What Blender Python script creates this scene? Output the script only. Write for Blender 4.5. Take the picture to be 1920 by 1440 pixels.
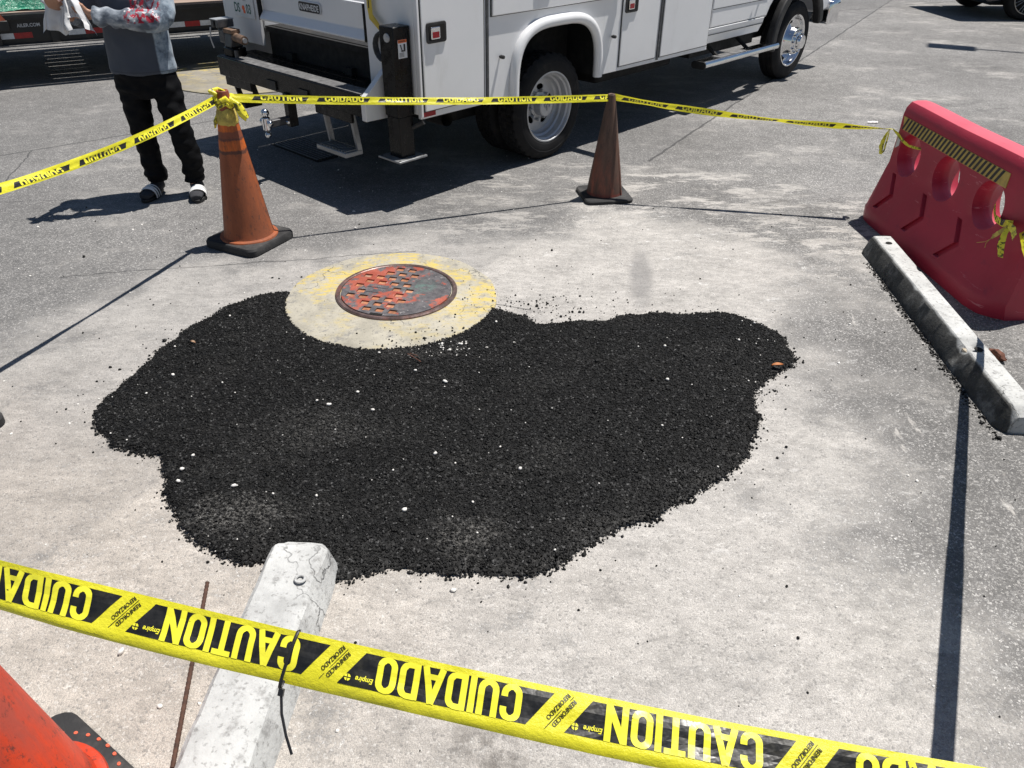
import bpy, bmesh, math, random
import numpy as np
from mathutils import Vector, Matrix, noise as mnoise
random.seed(7); RNG = np.random.default_rng(11)
SC = bpy.context.scene; COL = SC.collection
for o in list(bpy.data.objects): bpy.data.objects.remove(o)
R = math.radians
# ---------------------------------------------------------------- camera
CAM_H = 1.96; PITCH = R(33.7); ROLL = R(0.6)
fw = Vector((0, math.cos(PITCH), -math.sin(PITCH))); up0 = Vector((0, math.sin(PITCH), math.cos(PITCH))); ri0 = Vector((1, 0, 0))
ri = math.cos(ROLL)*ri0 + math.sin(ROLL)*up0; up = -math.sin(ROLL)*ri0 + math.cos(ROLL)*up0
cam = bpy.data.objects.new('camera', bpy.data.cameras.new('camera')); COL.objects.link(cam)
cam.matrix_world = Matrix(((ri.x, up.x, -fw.x, 0), (ri.y, up.y, -fw.y, 0), (ri.z, up.z, -fw.z, CAM_H), (0, 0, 0, 1)))
cam.data.sensor_width = 36; cam.data.lens = 27.0; cam.data.clip_start = 0.05; cam.data.clip_end = 600
SC.camera = cam
# ---------------------------------------------------------------- sky, sun, exposure
SUN = Vector((-0.296, -0.146, -0.914)).normalized()
w = bpy.data.worlds.new('World'); SC.world = w; w.use_nodes = True
wn = w.node_tree; bgn = wn.nodes['Background']
sky = wn.nodes.new('ShaderNodeTexSky'); sky.sky_type = 'NISHITA'; sky.sun_disc = False; sky.dust_density = 0.2; sky.altitude = 10
sky.sun_elevation = math.asin(-SUN.z); sky.sun_rotation = math.atan2(-SUN.x, -SUN.y)
wn.links.new(sky.outputs[0], bgn.inputs[0]); bgn.inputs[1].default_value = 0.05
sl = bpy.data.lights.new('sun', 'SUN'); sl.energy = 5.0; sl.angle = R(0.53); sl.color = (1.0, 0.955, 0.895)
sun = bpy.data.objects.new('sun', sl); COL.objects.link(sun); sun.rotation_euler = SUN.to_track_quat('-Z', 'Y').to_euler(); sun.location = (6, 3, 18)
SC.view_settings.view_transform = 'Standard'; SC.view_settings.look = 'None'; SC.view_settings.exposure = 0.29; SC.view_settings.gamma = 1
SC.render.resolution_x = 1024; SC.render.resolution_y = 768
# ---------------------------------------------------------------- material helpers
class NT:
    def __init__(s, name):
        s.m = bpy.data.materials.new(name); s.m.use_nodes = True; s.t = s.m.node_tree
        s.b = s.t.nodes['Principled BSDF']; s.co = s.t.nodes.new('ShaderNodeTexCoord').outputs['Object']
    def n(s, t): return s.t.nodes.new(t)
    def l(s, a, b):
        if isinstance(a, (int, float)): b.default_value = a
        elif isinstance(a, (tuple, list)): b.default_value = tuple(a) + ((1,) if len(a) == 3 and len(b.default_value) == 4 else ())
        else: s.t.links.new(a, b)
    def vec(s, v=None, scale=(1, 1, 1), rot=(0, 0, 0), loc=(0, 0, 0)):
        m = s.n('ShaderNodeMapping'); s.l(v or s.co, m.inputs[0]); m.inputs[1].default_value = loc; m.inputs[2].default_value = rot; m.inputs[3].default_value = scale
        return m.outputs[0]
    def noise(s, scale, detail=4, rough=.55, v=None, out=0, dist=0.0):
        k = s.n('ShaderNodeTexNoise'); s.l(v or s.co, k.inputs['Vector']); k.inputs['Scale'].default_value = scale; k.inputs['Detail'].default_value = detail; k.inputs['Roughness'].default_value = rough
        k.inputs['Distortion'].default_value = dist; return k.outputs[out]
    def voro(s, scale, v=None, feat='F1', out='Color', rnd=1.0):
        k = s.n('ShaderNodeTexVoronoi'); k.feature = feat; s.l(v or s.co, k.inputs['Vector']); k.inputs['Scale'].default_value = scale; k.inputs['Randomness'].default_value = rnd; return k.outputs[out]
    def ramp(s, f, st, interp='LINEAR'):
        k = s.n('ShaderNodeValToRGB'); k.color_ramp.interpolation = interp; e = k.color_ramp.elements
        while len(e) < len(st): e.new(.5)
        for i, (p, c) in enumerate(st):
            e[i].position = p; e[i].color = (c, c, c, 1) if isinstance(c, (int, float)) else tuple(c) + (1,)
        s.l(f, k.inputs[0]); return k.outputs[0]
    def mix(s, f, a, b, mode='MIX'):
        k = s.n('ShaderNodeMix'); k.data_type = 'RGBA'; k.blend_type = mode; s.l(f, k.inputs[0]); s.l(a, k.inputs[6]); s.l(b, k.inputs[7]); return k.outputs[2]
    def math(s, op, a, b=0.0, c=0.0, clamp=False):
        k = s.n('ShaderNodeMath'); k.operation = op; k.use_clamp = clamp; s.l(a, k.inputs[0]); s.l(b, k.inputs[1])
        s.l(c, k.inputs[2]); return k.outputs[0]
    def mr(s, v, a, b, c=0.0, d=1.0, smooth=True):
        k = s.n('ShaderNodeMapRange'); k.interpolation_type = 'SMOOTHSTEP' if smooth else 'LINEAR'; s.l(v, k.inputs[0])
        for i, q in enumerate((a, b, c, d)): k.inputs[1+i].default_value = q
        return k.outputs[0]
    def sep(s, v=None):
        k = s.n('ShaderNodeSeparateXYZ'); s.l(v or s.co, k.inputs[0]); return k.outputs
    def vlen(s, v):
        k = s.n('ShaderNodeVectorMath'); k.operation = 'LENGTH'; s.l(v, k.inputs[0]); return k.outputs['Value']
    def vadd(s, a, b):
        k = s.n('ShaderNodeVectorMath'); k.operation = 'ADD'; s.l(a, k.inputs[0]); s.l(b, k.inputs[1]); return k.outputs[0]
    def vscale(s, a, f):
        k = s.n('ShaderNodeVectorMath'); k.operation = 'SCALE'; s.l(a, k.inputs[0]); k.inputs['Scale'].default_value = f; return k.outputs[0]
    def bump(s, h, strength=.3, dist=.01):
        k = s.n('ShaderNodeBump'); k.inputs['Strength'].default_value = strength; k.inputs['Distance'].default_value = dist; s.l(h, k.inputs['Height']); s.l(k.outputs[0], s.b.inputs['Normal'])
    def col(s, c): s.l(c, s.b.inputs['Base Color'])
    def rough(s, r): s.l(r, s.b.inputs['Roughness'])
    def metal(s, r): s.l(r, s.b.inputs['Metallic'])
    def spec(s, r): s.b.inputs['Specular IOR Level'].default_value = r
    def done(s): return s.m
MATS = {}
def simple(name, c, rough=.5, metal=0, var=.15, scale=6, dirt=None, dirt_amt=.4, bump=.05, bscale=60, spec=.5, coat=0):
    """plain colour with mottling, optional dirt colour and fine relief"""
    t = NT(name); n1 = t.noise(scale, 5); lo = tuple(x*(1-var) for x in c); hi = tuple(min(1, x*(1+var)) for x in c)
    k = t.ramp(n1, [(.3, lo), (.7, hi)])
    if dirt:
        d = t.mr(t.noise(scale*.6, 6, .65), .5, .72); k = t.mix(t.math('MULTIPLY', d, dirt_amt), k, dirt)
    t.col(k); t.rough(t.mr(t.noise(scale*2, 3), .3, .7, max(.03, rough-.08), min(1, rough+.1))); t.metal(metal); t.spec(spec)
    if coat: t.b.inputs['Coat Weight'].default_value = coat; t.b.inputs['Coat Roughness'].default_value = .08
    if bump: t.bump(t.noise(bscale, 3), bump, .004)
    MATS[name] = t.done(); return t.m
# ---------------------------------------------------------------- mesh helpers
class MB:
    def __init__(s): s.v = []; s.f = []
    def add(s, vs, fs):
        o = len(s.v); s.v += [tuple(p) for p in vs]; s.f += [tuple(i+o for i in q) for q in fs]; return s
    def box(s, x0, x1, y0, y1, z0, z1):
        return s.add([(x0,y0,z0),(x1,y0,z0),(x1,y1,z0),(x0,y1,z0),(x0,y0,z1),(x1,y0,z1),(x1,y1,z1),(x0,y1,z1)], [(0,3,2,1),(4,5,6,7),(0,1,5,4),(1,2,6,5),(2,3,7,6),(3,0,4,7)])
    def obox(s, c, ex, ey, ez):
        c = Vector(c); ex = Vector(ex); ey = Vector(ey); ez = Vector(ez); P = []
        for k in (-1, 1):
            for a, b in ((-1,-1),(1,-1),(1,1),(-1,1)): P.append(c + a*ex + b*ey + k*ez)
        return s.add(P, [(0,3,2,1),(4,5,6,7),(0,1,5,4),(1,2,6,5),(2,3,7,6),(3,0,4,7)])
    def rings(s, rs, cap=True, close=True):
        n = len(rs[0]); o = len(s.v)
        for r in rs: s.v += [tuple(p) for p in r]
        for i in range(len(rs)-1):
            for j in range(n if close else n-1):
                k = (j+1) % n; s.f.append((o+i*n+j, o+i*n+k, o+(i+1)*n+k, o+(i+1)*n+j))
        if cap: s.f.append(tuple(o+j for j in range(n))[::-1]); s.f.append(tuple(o+(len(rs)-1)*n+j for j in range(n)))
        return s
    def lathe(s, prof, n=32, c=(0,0,0), ax='Z', cap=False):
        rs = []
        for r, h in prof:
            q = []
            for j in range(n):
                a = 2*math.pi*j/n; x, y = r*math.cos(a), r*math.sin(a)
                p = (x, y, h) if ax == 'Z' else ((x, h, y) if ax == 'Y' else (h, x, y)); q.append((p[0]+c[0], p[1]+c[1], p[2]+c[2]))
            rs.append(q)
        return s.rings(rs, cap)
    def tube(s, pts, rad, n=10, cap=True, flat=1.0, upv=None):
        pts = [Vector(p) for p in pts]; m = len(pts)
        rad = rad if isinstance(rad, (list, tuple)) else [rad]*m; rs = []
        t0 = (pts[1]-pts[0]).normalized(); ref = Vector(upv) if upv else (Vector((0,0,1)) if abs(t0.z) < .9 else Vector((1,0,0)))
        for i in range(m):
            t = (pts[min(i+1,m-1)]-pts[max(i-1,0)]).normalized(); a = t.cross(ref)
            a = a.normalized() if a.length > 1e-6 else Vector((1,0,0)); b = a.cross(t).normalized()
            r = rad[i]; ra, rb = r if isinstance(r, (list, tuple)) else (r, r*flat)
            rs.append([pts[i] + a*ra*math.cos(2*math.pi*j/n) + b*rb*math.sin(2*math.pi*j/n) for j in range(n)])
        return s.rings(rs, cap)
    def prism(s, poly, axis, a, b):
        """polygon in the two axes other than `axis`, extruded a..b"""
        def P(p, h): return {'X': (h, p[0], p[1]), 'Y': (p[0], h, p[1]), 'Z': (p[0], p[1], h)}[axis]
        n = len(poly); o = len(s.v); s.v += [P(p, a) for p in poly] + [P(p, b) for p in poly]
        s.f.append(tuple(o+i for i in range(n))[::-1]); s.f.append(tuple(o+n+i for i in range(n)))
        for i in range(n): j = (i+1) % n; s.f.append((o+i, o+j, o+n+j, o+n+i))
        return s
    def grid(s, fn, nu, nv):
        o = len(s.v)
        for i in range(nu+1):
            for j in range(nv+1): s.v.append(tuple(fn(i/nu, j/nv)))
        for i in range(nu):
            for j in range(nv):
                a = o+i*(nv+1)+j; s.f.append((a, a+1, a+nv+2, a+nv+1))
        return s
    def mesh(s, name, m, smooth=True, angle=35, recalc=True):
        me = bpy.data.meshes.new(name); me.from_pydata(s.v, [], s.f)
        if recalc:
            bm = bmesh.new(); bm.from_mesh(me); bmesh.ops.recalc_face_normals(bm, faces=bm.faces); bm.to_mesh(me); bm.free()
        me.materials.append(MATS[m] if isinstance(m, str) else m)
        if smooth:
            me.shade_smooth(); me.set_sharp_from_angle(angle=R(angle))
        return me
    def build(s, name, m, parent=None, bevel=0, smooth=True, angle=35, seg=2, recalc=True):
        o = bpy.data.objects.new(name, s.mesh(name, m, smooth, angle, recalc)); COL.objects.link(o)
        if parent: o.parent = parent
        if bevel:
            b = o.modifiers.new('bevel', 'BEVEL'); b.width = bevel; b.segments = seg; b.limit_method = 'ANGLE'; b.angle_limit = R(40); b.harden_normals = False
        return o
def obj(name, me, parent=None):
    o = bpy.data.objects.new(name, me); COL.objects.link(o)
    if parent: o.parent = parent
    return o
def thing(name, label, cat, loc=(0,0,0), rz=0, group=None):
    o = bpy.data.objects.new(name, None); COL.objects.link(o); o.location = loc; o.rotation_euler = (0,0,rz); o.empty_display_size = .1
    o['label'] = label; o['category'] = cat
    if group: o['group'] = group
    return o
def tag(o, label, cat=None, group=None, kind=None):
    o['label'] = label
    if cat: o['category'] = cat
    if group: o['group'] = group
    if kind: o['kind'] = kind
    return o
def rrect(x0, x1, y0, y1, r, n=5):
    P = []
    for cx, cy, a0 in ((x1-r, y1-r, 0), (x0+r, y1-r, 90), (x0+r, y0+r, 180), (x1-r, y0+r, 270)):
        for i in range(n+1): a = R(a0+90*i/n); P.append((cx+r*math.cos(a), cy+r*math.sin(a)))
    return P
def eval_mesh(o):
    dg = bpy.context.evaluated_depsgraph_get(); return bpy.data.meshes.new_from_object(o.evaluated_get(dg), depsgraph=dg)
def plate2d(polys, half):
    """flat plate in XY with holes, thickness 2*half"""
    cu = bpy.data.curves.new('c', 'CURVE'); cu.dimensions = '2D'; cu.fill_mode = 'BOTH'; cu.extrude = half
    for P in polys:
        sp = cu.splines.new('POLY'); sp.points.add(len(P)-1); sp.use_cyclic_u = True
        for q, p in zip(sp.points, P): q.co = (p[0], p[1], 0, 1)
    o = bpy.data.objects.new('c', cu); COL.objects.link(o); me = eval_mesh(o); bpy.data.objects.remove(o); bpy.data.curves.remove(cu)
    return me
_TX = {}
def text2d(s, size=1.0, bold=0.0, sx=1.0, shear=0.0, align='LEFT', space=1.0):
    """verts (x,y) and faces of a line of lettering in the plane"""
    key = (s, bold, shear, align, space)
    if key not in _TX:
        cu = bpy.data.curves.new('t', 'FONT'); cu.body = s; cu.size = 1; cu.offset = bold; cu.shear = shear; cu.align_x = align; cu.space_character = space; cu.resolution_u = 3
        o = bpy.data.objects.new('t', cu); COL.objects.link(o); me = eval_mesh(o); bpy.data.objects.remove(o); bpy.data.curves.remove(cu)
        _TX[key] = ([(v.co.x, v.co.y) for v in me.vertices], [tuple(p.vertices) for p in me.polygons]); bpy.data.meshes.remove(me)
    V, F = _TX[key]; return [(x*size*sx, y*size) for x, y in V], F
def add_text(mb, s, fn, size, **k):
    V, F = text2d(s, size, **k); mb.add([fn(x, y) for x, y in V], F)
def remeshed(parts, voxel, smooth_it=6, disp=None):
    """union of closed tubes as one continuous surface"""
    mb = MB()
    for p in parts: mb.add(p.v, p.f)
    me = bpy.data.meshes.new('r'); me.from_pydata(mb.v, [], mb.f)
    bm = bmesh.new(); bm.from_mesh(me); bmesh.ops.recalc_face_normals(bm, faces=bm.faces); bm.to_mesh(me); bm.free()
    o = bpy.data.objects.new('r', me); COL.objects.link(o)
    m = o.modifiers.new('v', 'REMESH'); m.mode = 'VOXEL'; m.voxel_size = voxel
    if smooth_it: q = o.modifiers.new('s', 'SMOOTH'); q.iterations = smooth_it; q.factor = .5
    r = eval_mesh(o); bpy.data.objects.remove(o); bpy.data.meshes.remove(me)
    if disp:
        nn = [v.normal.copy() for v in r.vertices]
        for v, n_ in zip(r.vertices, nn): v.co = v.co + n_*disp(v.co)
    r.shade_smooth(); return r
def copy_tree(o, parent=None):
    c = o.copy(); COL.objects.link(c); c.parent = parent
    for ch in list(o.children): copy_tree(ch, c)
    return c
def sstep(a, b, x): t = min(1, max(0, (x-a)/(b-a))); return t*t*(3-2*t)
# ================================================================ SETTING
PATCH = [(-1.237,3.83),(-1.365,3.808),(-1.472,3.723),(-1.581,3.569),(-1.661,3.397),(-1.715,3.187),(-1.753,2.995),(-1.785,2.84),(-1.81,2.728),(-1.788,2.638),(-1.715,2.527),(-1.61,2.44),(-1.521,2.407),(-1.404,2.382),(-1.365,2.294),(-1.308,2.187),(-1.234,2.071),(-1.185,1.99),(-1.101,1.912),(-0.993,1.839),(-0.912,1.809),(-0.814,1.813),(-0.705,1.771),(-0.569,1.734),(-0.49,1.763),(-0.408,1.811),(-0.278,1.777),(-0.171,1.767),(-0.083,1.785),(-0.011,1.776),(0.096,1.782),(0.188,1.826),(0.247,1.906),(0.326,1.959),(0.448,2.027),(0.575,2.093),(0.761,2.234),(0.89,2.347),(0.979,2.449),(1.034,2.574),(1.08,2.708),(1.086,2.851),(1.19,2.984),(1.336,3.102),(1.386,3.225),(1.379,3.38),(1.306,3.516),(1.191,3.618),(1.082,3.639),(0.963,3.613),(0.852,3.634),(0.622,3.617),(0.471,3.527),(0.36,3.536),(0.247,3.505),(0.136,3.502),(0.067,3.558),(-0.018,3.615),(-0.09,3.662),(-0.27,3.782),(-0.659,3.837),(-1.073,3.828)]
COLC = (-0.665, 3.78); COLR = 0.577; MHC = (-0.645, 3.83); MHR = 0.335

def ground_mat():
    t = NT('asphalt_lot'); p = t.co
    # warped position so that dust edges wander
    wv = t.noise(1.1, 3, .6, out=1)
    k = t.n('ShaderNodeVectorMath'); k.operation = 'SUBTRACT'; t.l(wv, k.inputs[0]); k.inputs[1].default_value = (.5, .5, .5)
    wp = t.vadd(p, t.vscale(k.outputs[0], 1.5))
    def blob(cx, cy, rx, ry, rot=0, inner=.35, v=None):
        q = t.n('ShaderNodeVectorMath'); q.operation = 'SUBTRACT'; t.l(v or wp, q.inputs[0]); q.inputs[1].default_value = (cx, cy, 0)
        m = t.vec(q.outputs[0], (1, 1, 0), (0, 0, -rot)); m = t.vec(m, (1/rx, 1/ry, 0)); return t.mr(t.vlen(m), inner, 1.0, 1.0, 0.0)
    # aggregate
    fine = t.noise(260, 1, .6); cell = t.voro(150, out='Color'); cv = t.sep(cell)[0]; big = t.noise(.55, 3); med = t.noise(7, 4, .65)
    agg = t.ramp(cv, [(0, .085), (.45, .14), (.75, .20), (.92, .29), (1, .42)])
    agg = t.mix(t.mr(fine, .38, .66), t.mix(.7, agg, (.055, .056, .06)), agg)
    agg = t.mix(1.0, agg, t.ramp(t.math('ADD', t.math('MULTIPLY', big, .6), t.math('MULTIPLY', med, .4)), [(.32, .70), (.68, 1.42)]), 'MULTIPLY')
    agg = t.mix(1.0, agg, (1.46, 1.42, 1.36), 'MULTIPLY')
    # newer, darker strip beyond the seam
    # dust
    A = blob(-.45, 3.0, 2.5, 2.0, R(-8), .60); B = blob(-2.1, 1.4, 3.0, 2.3, R(25), .50); Cc = blob(.25, 1.5, 1.7, 1.3, 0, .35); D = blob(.75, 4.15, 1.6, 1.0, 0, .35)
    mx = t.math('MAXIMUM', t.math('MAXIMUM', A, B), t.math('MAXIMUM', Cc, D))
    sm = t.noise(2.6, 6, .72, t.vec(None, (1.0, 1.6, 1), (0, 0, R(-12))), dist=.3)
    dust = t.math('MULTIPLY', mx, t.mr(sm, .28, .58, .42, 1.0))
    # scraped streaks beside the truck and by the right wheel stop
    st1 = t.noise(2.2, 7, .80, t.vec(None, (1.0, 2.6, 1), (0, 0, R(-16)))); st1b = t.mr(st1, .47, .60)
    S1 = t.math('MULTIPLY', st1b, blob(1.1, 5.05, 2.6, 1.45, 0, .5))
    st2 = t.mr(t.noise(2.6, 5, .7, t.vec(None, (4.5, 1.2, 1), (0, 0, R(-24)))), .56, .74)
    S2 = t.math('MULTIPLY', st2, blob(1.7, 2.7, 1.0, 2.4, R(-20), .4))
    st3 = t.mr(t.noise(3.0, 4, .7, t.vec(None, (1.2, 4.0, 1), (0, 0, R(20)))), .6, .78); S3 = t.math('MAXIMUM', t.math('MULTIPLY', st3, .6), t.math('MULTIPLY', t.mr(t.noise(1.0, 7, .78, t.vec(None, (1, 1.5, 1), (0, 0, .4))), .45, .68), .62))
    dust = t.math('MAXIMUM', dust, t.math('MULTIPLY', t.math('MAXIMUM', t.math('MAXIMUM', S1, S2), S3), .9))
    na = t.noise(3.2, 8, .80, t.vec(None, (1, 1.7, 1), (0, 0, R(-20)))); nb = t.noise(15, 5, .80, t.vec(None, (1, 1.9, 1), (0, 0, R(28))))
    tan = t.mix(blob(-1.9, 1.4, 2.6, 2.2, 0, .2), (.50, .477, .447), (.50, .45, .395))
    tan = t.mix(1.0, tan, t.ramp(na, [(.30, .62), (.5, .97), (.70, 1.24)]), 'MULTIPLY')
    tan = t.mix(1.0, tan, t.ramp(nb, [(.32, .76), (.5, .98), (.68, 1.2)]), 'MULTIPLY')
    tan = t.mix(t.math('MULTIPLY', t.mr(t.noise(24, 4, .7, t.vec(None, (1, 2, 1), (0, 0, .5))), .58, .74), .6), tan, (.70, .68, .65))
    tan = t.mix(t.mr(fine, .40, .64), t.mix(.42, tan, (.17, .165, .16)), tan)
    tan = t.mix(t.math('MULTIPLY', t.mr(cv, .90, .97), .28), tan, (.72, .70, .66)); tan = t.mix(t.math('MULTIPLY', t.mr(cv, .12, .04), .5), tan, (.16, .155, .15))
    thr = t.math('ADD', t.math('MULTIPLY', fine, .55), t.math('MULTIPLY', cv, .45)); fac = t.math('ADD', t.math('MULTIPLY', t.math('SUBTRACT', t.math('MULTIPLY', dust, 1.15), thr), 2.1), .45, 0, True); c = t.mix(t.math('MULTIPLY', fac, .96), agg, tan)
    # white scuff chips
    ch = t.mr(t.noise(11, 5, .80, t.vec(None, (1, 1.9, 1), (0, 0, R(-25)))), .625, .70); c = t.mix(t.math('MULTIPLY', ch, t.mr(mx, 0, .5, .08, .45)), c, (.74, .73, .70))
    sk = t.mr(t.noise(4.2, 6, .80, t.vec(None, (1, 2.0, 1), (0, 0, R(30)))), .585, .635); sk = t.math('MULTIPLY', sk, t.math('MAXIMUM', blob(1.1, 4.45, 1.5, .85, 0, .5), t.math('MULTIPLY', blob(1.5, 2.6, 1.2, 1.9, R(-15), .5), .45))); c = t.mix(t.math('MULTIPLY', t.math('MULTIPLY', sk, t.mr(t.noise(30, 3, .7), .38, .6)), .75), c, (.72, .71, .69))
    # stains and one painted shadow
    d1 = t.math('MULTIPLY', blob(-.03, 1.13, .26, .22, 0, .1), t.mr(t.noise(20, 5, .7), .36, .6)); c = t.mix(t.math('MULTIPLY', d1, .7), c, (.09, .08, .072))
    d2 = t.math('MULTIPLY', blob(.745, 4.08, .095, .52, R(-7), .35, p), .55); c = t.mix(d2, c, (.17, .165, .165))  # soft cast shadow right of the manhole, painted into the ground colour
    d3 = t.math('MULTIPLY', blob(2.1, 5.3, 1.0, .55, 0, .1), t.mr(t.noise(5, 5, .7, t.vec(None, (1, 3, 1))), .46, .66)); c = t.mix(t.math('MULTIPLY', d3, .6), c, (.085, .08, .075))
    d4 = t.math('MULTIPLY', blob(5.0, 8.0, 1.5, .9, 0, .1), t.mr(t.noise(2.4, 5, .7, t.vec(None, (1, 2.5, 1))), .5, .64)); c = t.mix(t.math('MULTIPLY', d4, .5), c, (.08, .078, .076))
    d5 = t.math('MULTIPLY', blob(-.2, 5.2, 2.6, .5, R(10), .1), t.mr(t.noise(3, 5, .7, t.vec(None, (1, 3, 1))), .45, .66)); c = t.mix(t.math('MULTIPLY', d5, .45), c, (.10, .095, .09))
    d6 = t.mr(t.noise(1.7, 6, .7, t.vec(None, (1, 2.2, 1))), .6, .78); c = t.mix(t.math('MULTIPLY', d6, .33), c, (.10, .1, .102))
    # seams and cracks
    def line(x0, y0, x1, y1, wd, wob=.03):
        dx, dy = x1-x0, y1-y0; L = math.hypot(dx, dy); nx, ny = -dy/L, dx/L
        q = t.n('ShaderNodeVectorMath'); q.operation = 'SUBTRACT'; t.l(t.vadd(p, t.vscale(k2.outputs[0], wob)), q.inputs[0]); q.inputs[1].default_value = (x0, y0, 0)
        def dot(vx, vy):
            z = t.n('ShaderNodeVectorMath'); z.operation = 'DOT_PRODUCT'; t.l(q.outputs[0], z.inputs[0]); z.inputs[1].default_value = (vx, vy, 0); return z.outputs['Value']
        dn = dot(nx, ny); al = dot(dx/L, dy/L)
        on = t.math('MULTIPLY', t.math('GREATER_THAN', al, 0), t.math('LESS_THAN', al, L))
        return t.math('MULTIPLY', t.mr(t.math('ABSOLUTE', dn), wd*.4, wd, 1, 0), on), dn, al
    k2 = t.n('ShaderNodeVectorMath'); k2.operation = 'SUBTRACT'; t.l(t.noise(5, 5, .6, out=1), k2.inputs[0]); k2.inputs[1].default_value = (.5, .5, .5)
    h = []
    for i, (a, wd, wob) in enumerate([((1.1, 6.25, 9, 19.3), .016, .06), ((-4.2, 6.2, -2.6, 7.5), .014, .05), ((-4.0, 6.35, -3.7, 5.2), .008, .08), ((-2.6, 4.0, -.6, 4.42), .007, .10), ((-.1, 3.72, .1, 3.66), .006, .05), ((-4.6, 5.0, -3.1, 5.25), .005, .12), ((4.2, 14, 9, 16.5), .02, .08)]):
        m, dn, al = line(*a, wd, wob); c = t.mix(t.math('MULTIPLY', m, .75), c, (.04, .04, .042)); h.append(m)
        if i == 0: c = t.mix(t.math('MULTIPLY', t.mr(dn, -.01, .03), .22), c, (.09, .092, .098))
    t.col(c); t.rough(t.mr(cv, 0, 1, .78, .95)); t.spec(.35)
    dis = t.voro(150, out='Distance'); hh = t.math('ADD', t.math('MULTIPLY', dis, -.6), t.math('MULTIPLY', fine, .6)); hh = t.math('ADD', hh, t.math('MULTIPLY', med, 1.2)); hh = t.math('SUBTRACT', hh, t.math('MULTIPLY', h[0], 1.0))
    t.bump(hh, .55, .006); return t.done()
MATS['asphalt'] = ground_mat()
g = MB().box(-90, 90, -60, 140, -.4, 0).build('ground', 'asphalt', smooth=False); g['kind'] = 'structure'; g['label'] = 'grey worn asphalt of the car park, dusty near the repair'

def concrete_mat(name, base, yellow=0, dark=0, tar=0, seed=0.0, dirty=.5):
    t = NT(name); v = t.vec(None, loc=(seed, seed*1.7, 0)); n1 = t.noise(4, 7, .7, v); c = t.ramp(n1, [(.25, tuple(x*.62 for x in base)), (.5, base), (.75, tuple(min(1, x*1.25) for x in base))])
    c = t.mix(t.math('MULTIPLY', t.mr(t.noise(17, 6, .7, v), .52, .7), dirty), c, (.20, .195, .19))
    c = t.mix(t.math('MULTIPLY', t.mr(t.noise(60, 3, .6, v), .56, .68), .5), c, (.13, .125, .12))
    if yellow:
        ym = t.math('MULTIPLY', t.mr(t.noise(3.0, 5, .7, v), .46, .56), t.mr(t.noise(13, 5, .8, t.vec(None, (1, 3, 1), (0, 0, .6))), .38, .60))
        # the paint is worn away towards the repair side
        y = t.sep()[1]; ym = t.math('MULTIPLY', ym, t.mr(y, -.5, .05, .25, 1.0)); c = t.mix(t.math('MULTIPLY', ym, yellow), c, (.55, .43, .12))
    if dark:
        dm = t.mr(t.noise(7, 7, .72, t.vec(v, (.5, 1, 1))), .36, .62); c = t.mix(t.math('MULTIPLY', dm, dark), c, (.035, .035, .034))
    # hairline cracks
    e = t.voro(3.2, t.vadd(v, t.vscale(t.noise(6, 4, out=1), .25)), 'DISTANCE_TO_EDGE', 'Distance'); cr = t.mr(e, .004, .012, 1, 0); cr = t.math('MULTIPLY', cr, t.mr(t.noise(2.5, 3, .5, v), .5, .6)); c = t.mix(t.math('MULTIPLY', cr, .7), c, (.1, .1, .1))
    t.col(c); t.rough(.9); t.spec(.25); t.bump(t.math('ADD', t.noise(90, 4, .6, v), t.math('ADD', t.math('MULTIPLY', n1, 1.5), t.math('MULTIPLY', cr, -1.2))), .5, .005); MATS[name] = t.done()
concrete_mat('collar_concrete', (.40, .375, .31), yellow=1.0, dirty=.9)
concrete_mat('collar_concrete_far', (.27, .25, .21), yellow=.8, seed=3)
concrete_mat('stop_concrete', (.52, .525, .52), seed=5, dirty=.55)

def disc_ring(r0, r1, z, edge, n=96, wob=.008, seed=0):
    mb = MB(); rs = []
    def P(r, zz, wb): return [((r + wb*wob*mnoise.noise((3*math.cos(a*6.2832/n), 3*math.sin(a*6.2832/n), seed)))*math.cos(a*6.2832/n), (r + wb*wob*mnoise.noise((3*math.cos(a*6.2832/n), 3*math.sin(a*6.2832/n), seed)))*math.sin(a*6.2832/n), zz) for a in range(n)]
    rs = [P(r0, z, 0), P((r0+r1)/2, z, 0), P(r1-edge, z, 1.5), P(r1-edge*.3, z-edge*.35, 1.5), P(r1, -.05, 1.5)]
    return mb.rings(rs, cap=False)
co = disc_ring(MHR-.075, COLR, .016, .012).build('concrete_collar', 'collar_concrete', recalc=True); co.location = (*COLC, 0); co['kind'] = 'structure'; co['label'] = 'round concrete collar with worn yellow paint around the manhole cover'
co2 = disc_ring(.01, .95, .018, .02, seed=4).build('concrete_collar', 'collar_concrete_far'); co2.location = (-3.0, 9.25, 0); co2['kind'] = 'structure'; co2['label'] = 'yellow stained round concrete slab behind the rear bumper'

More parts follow.
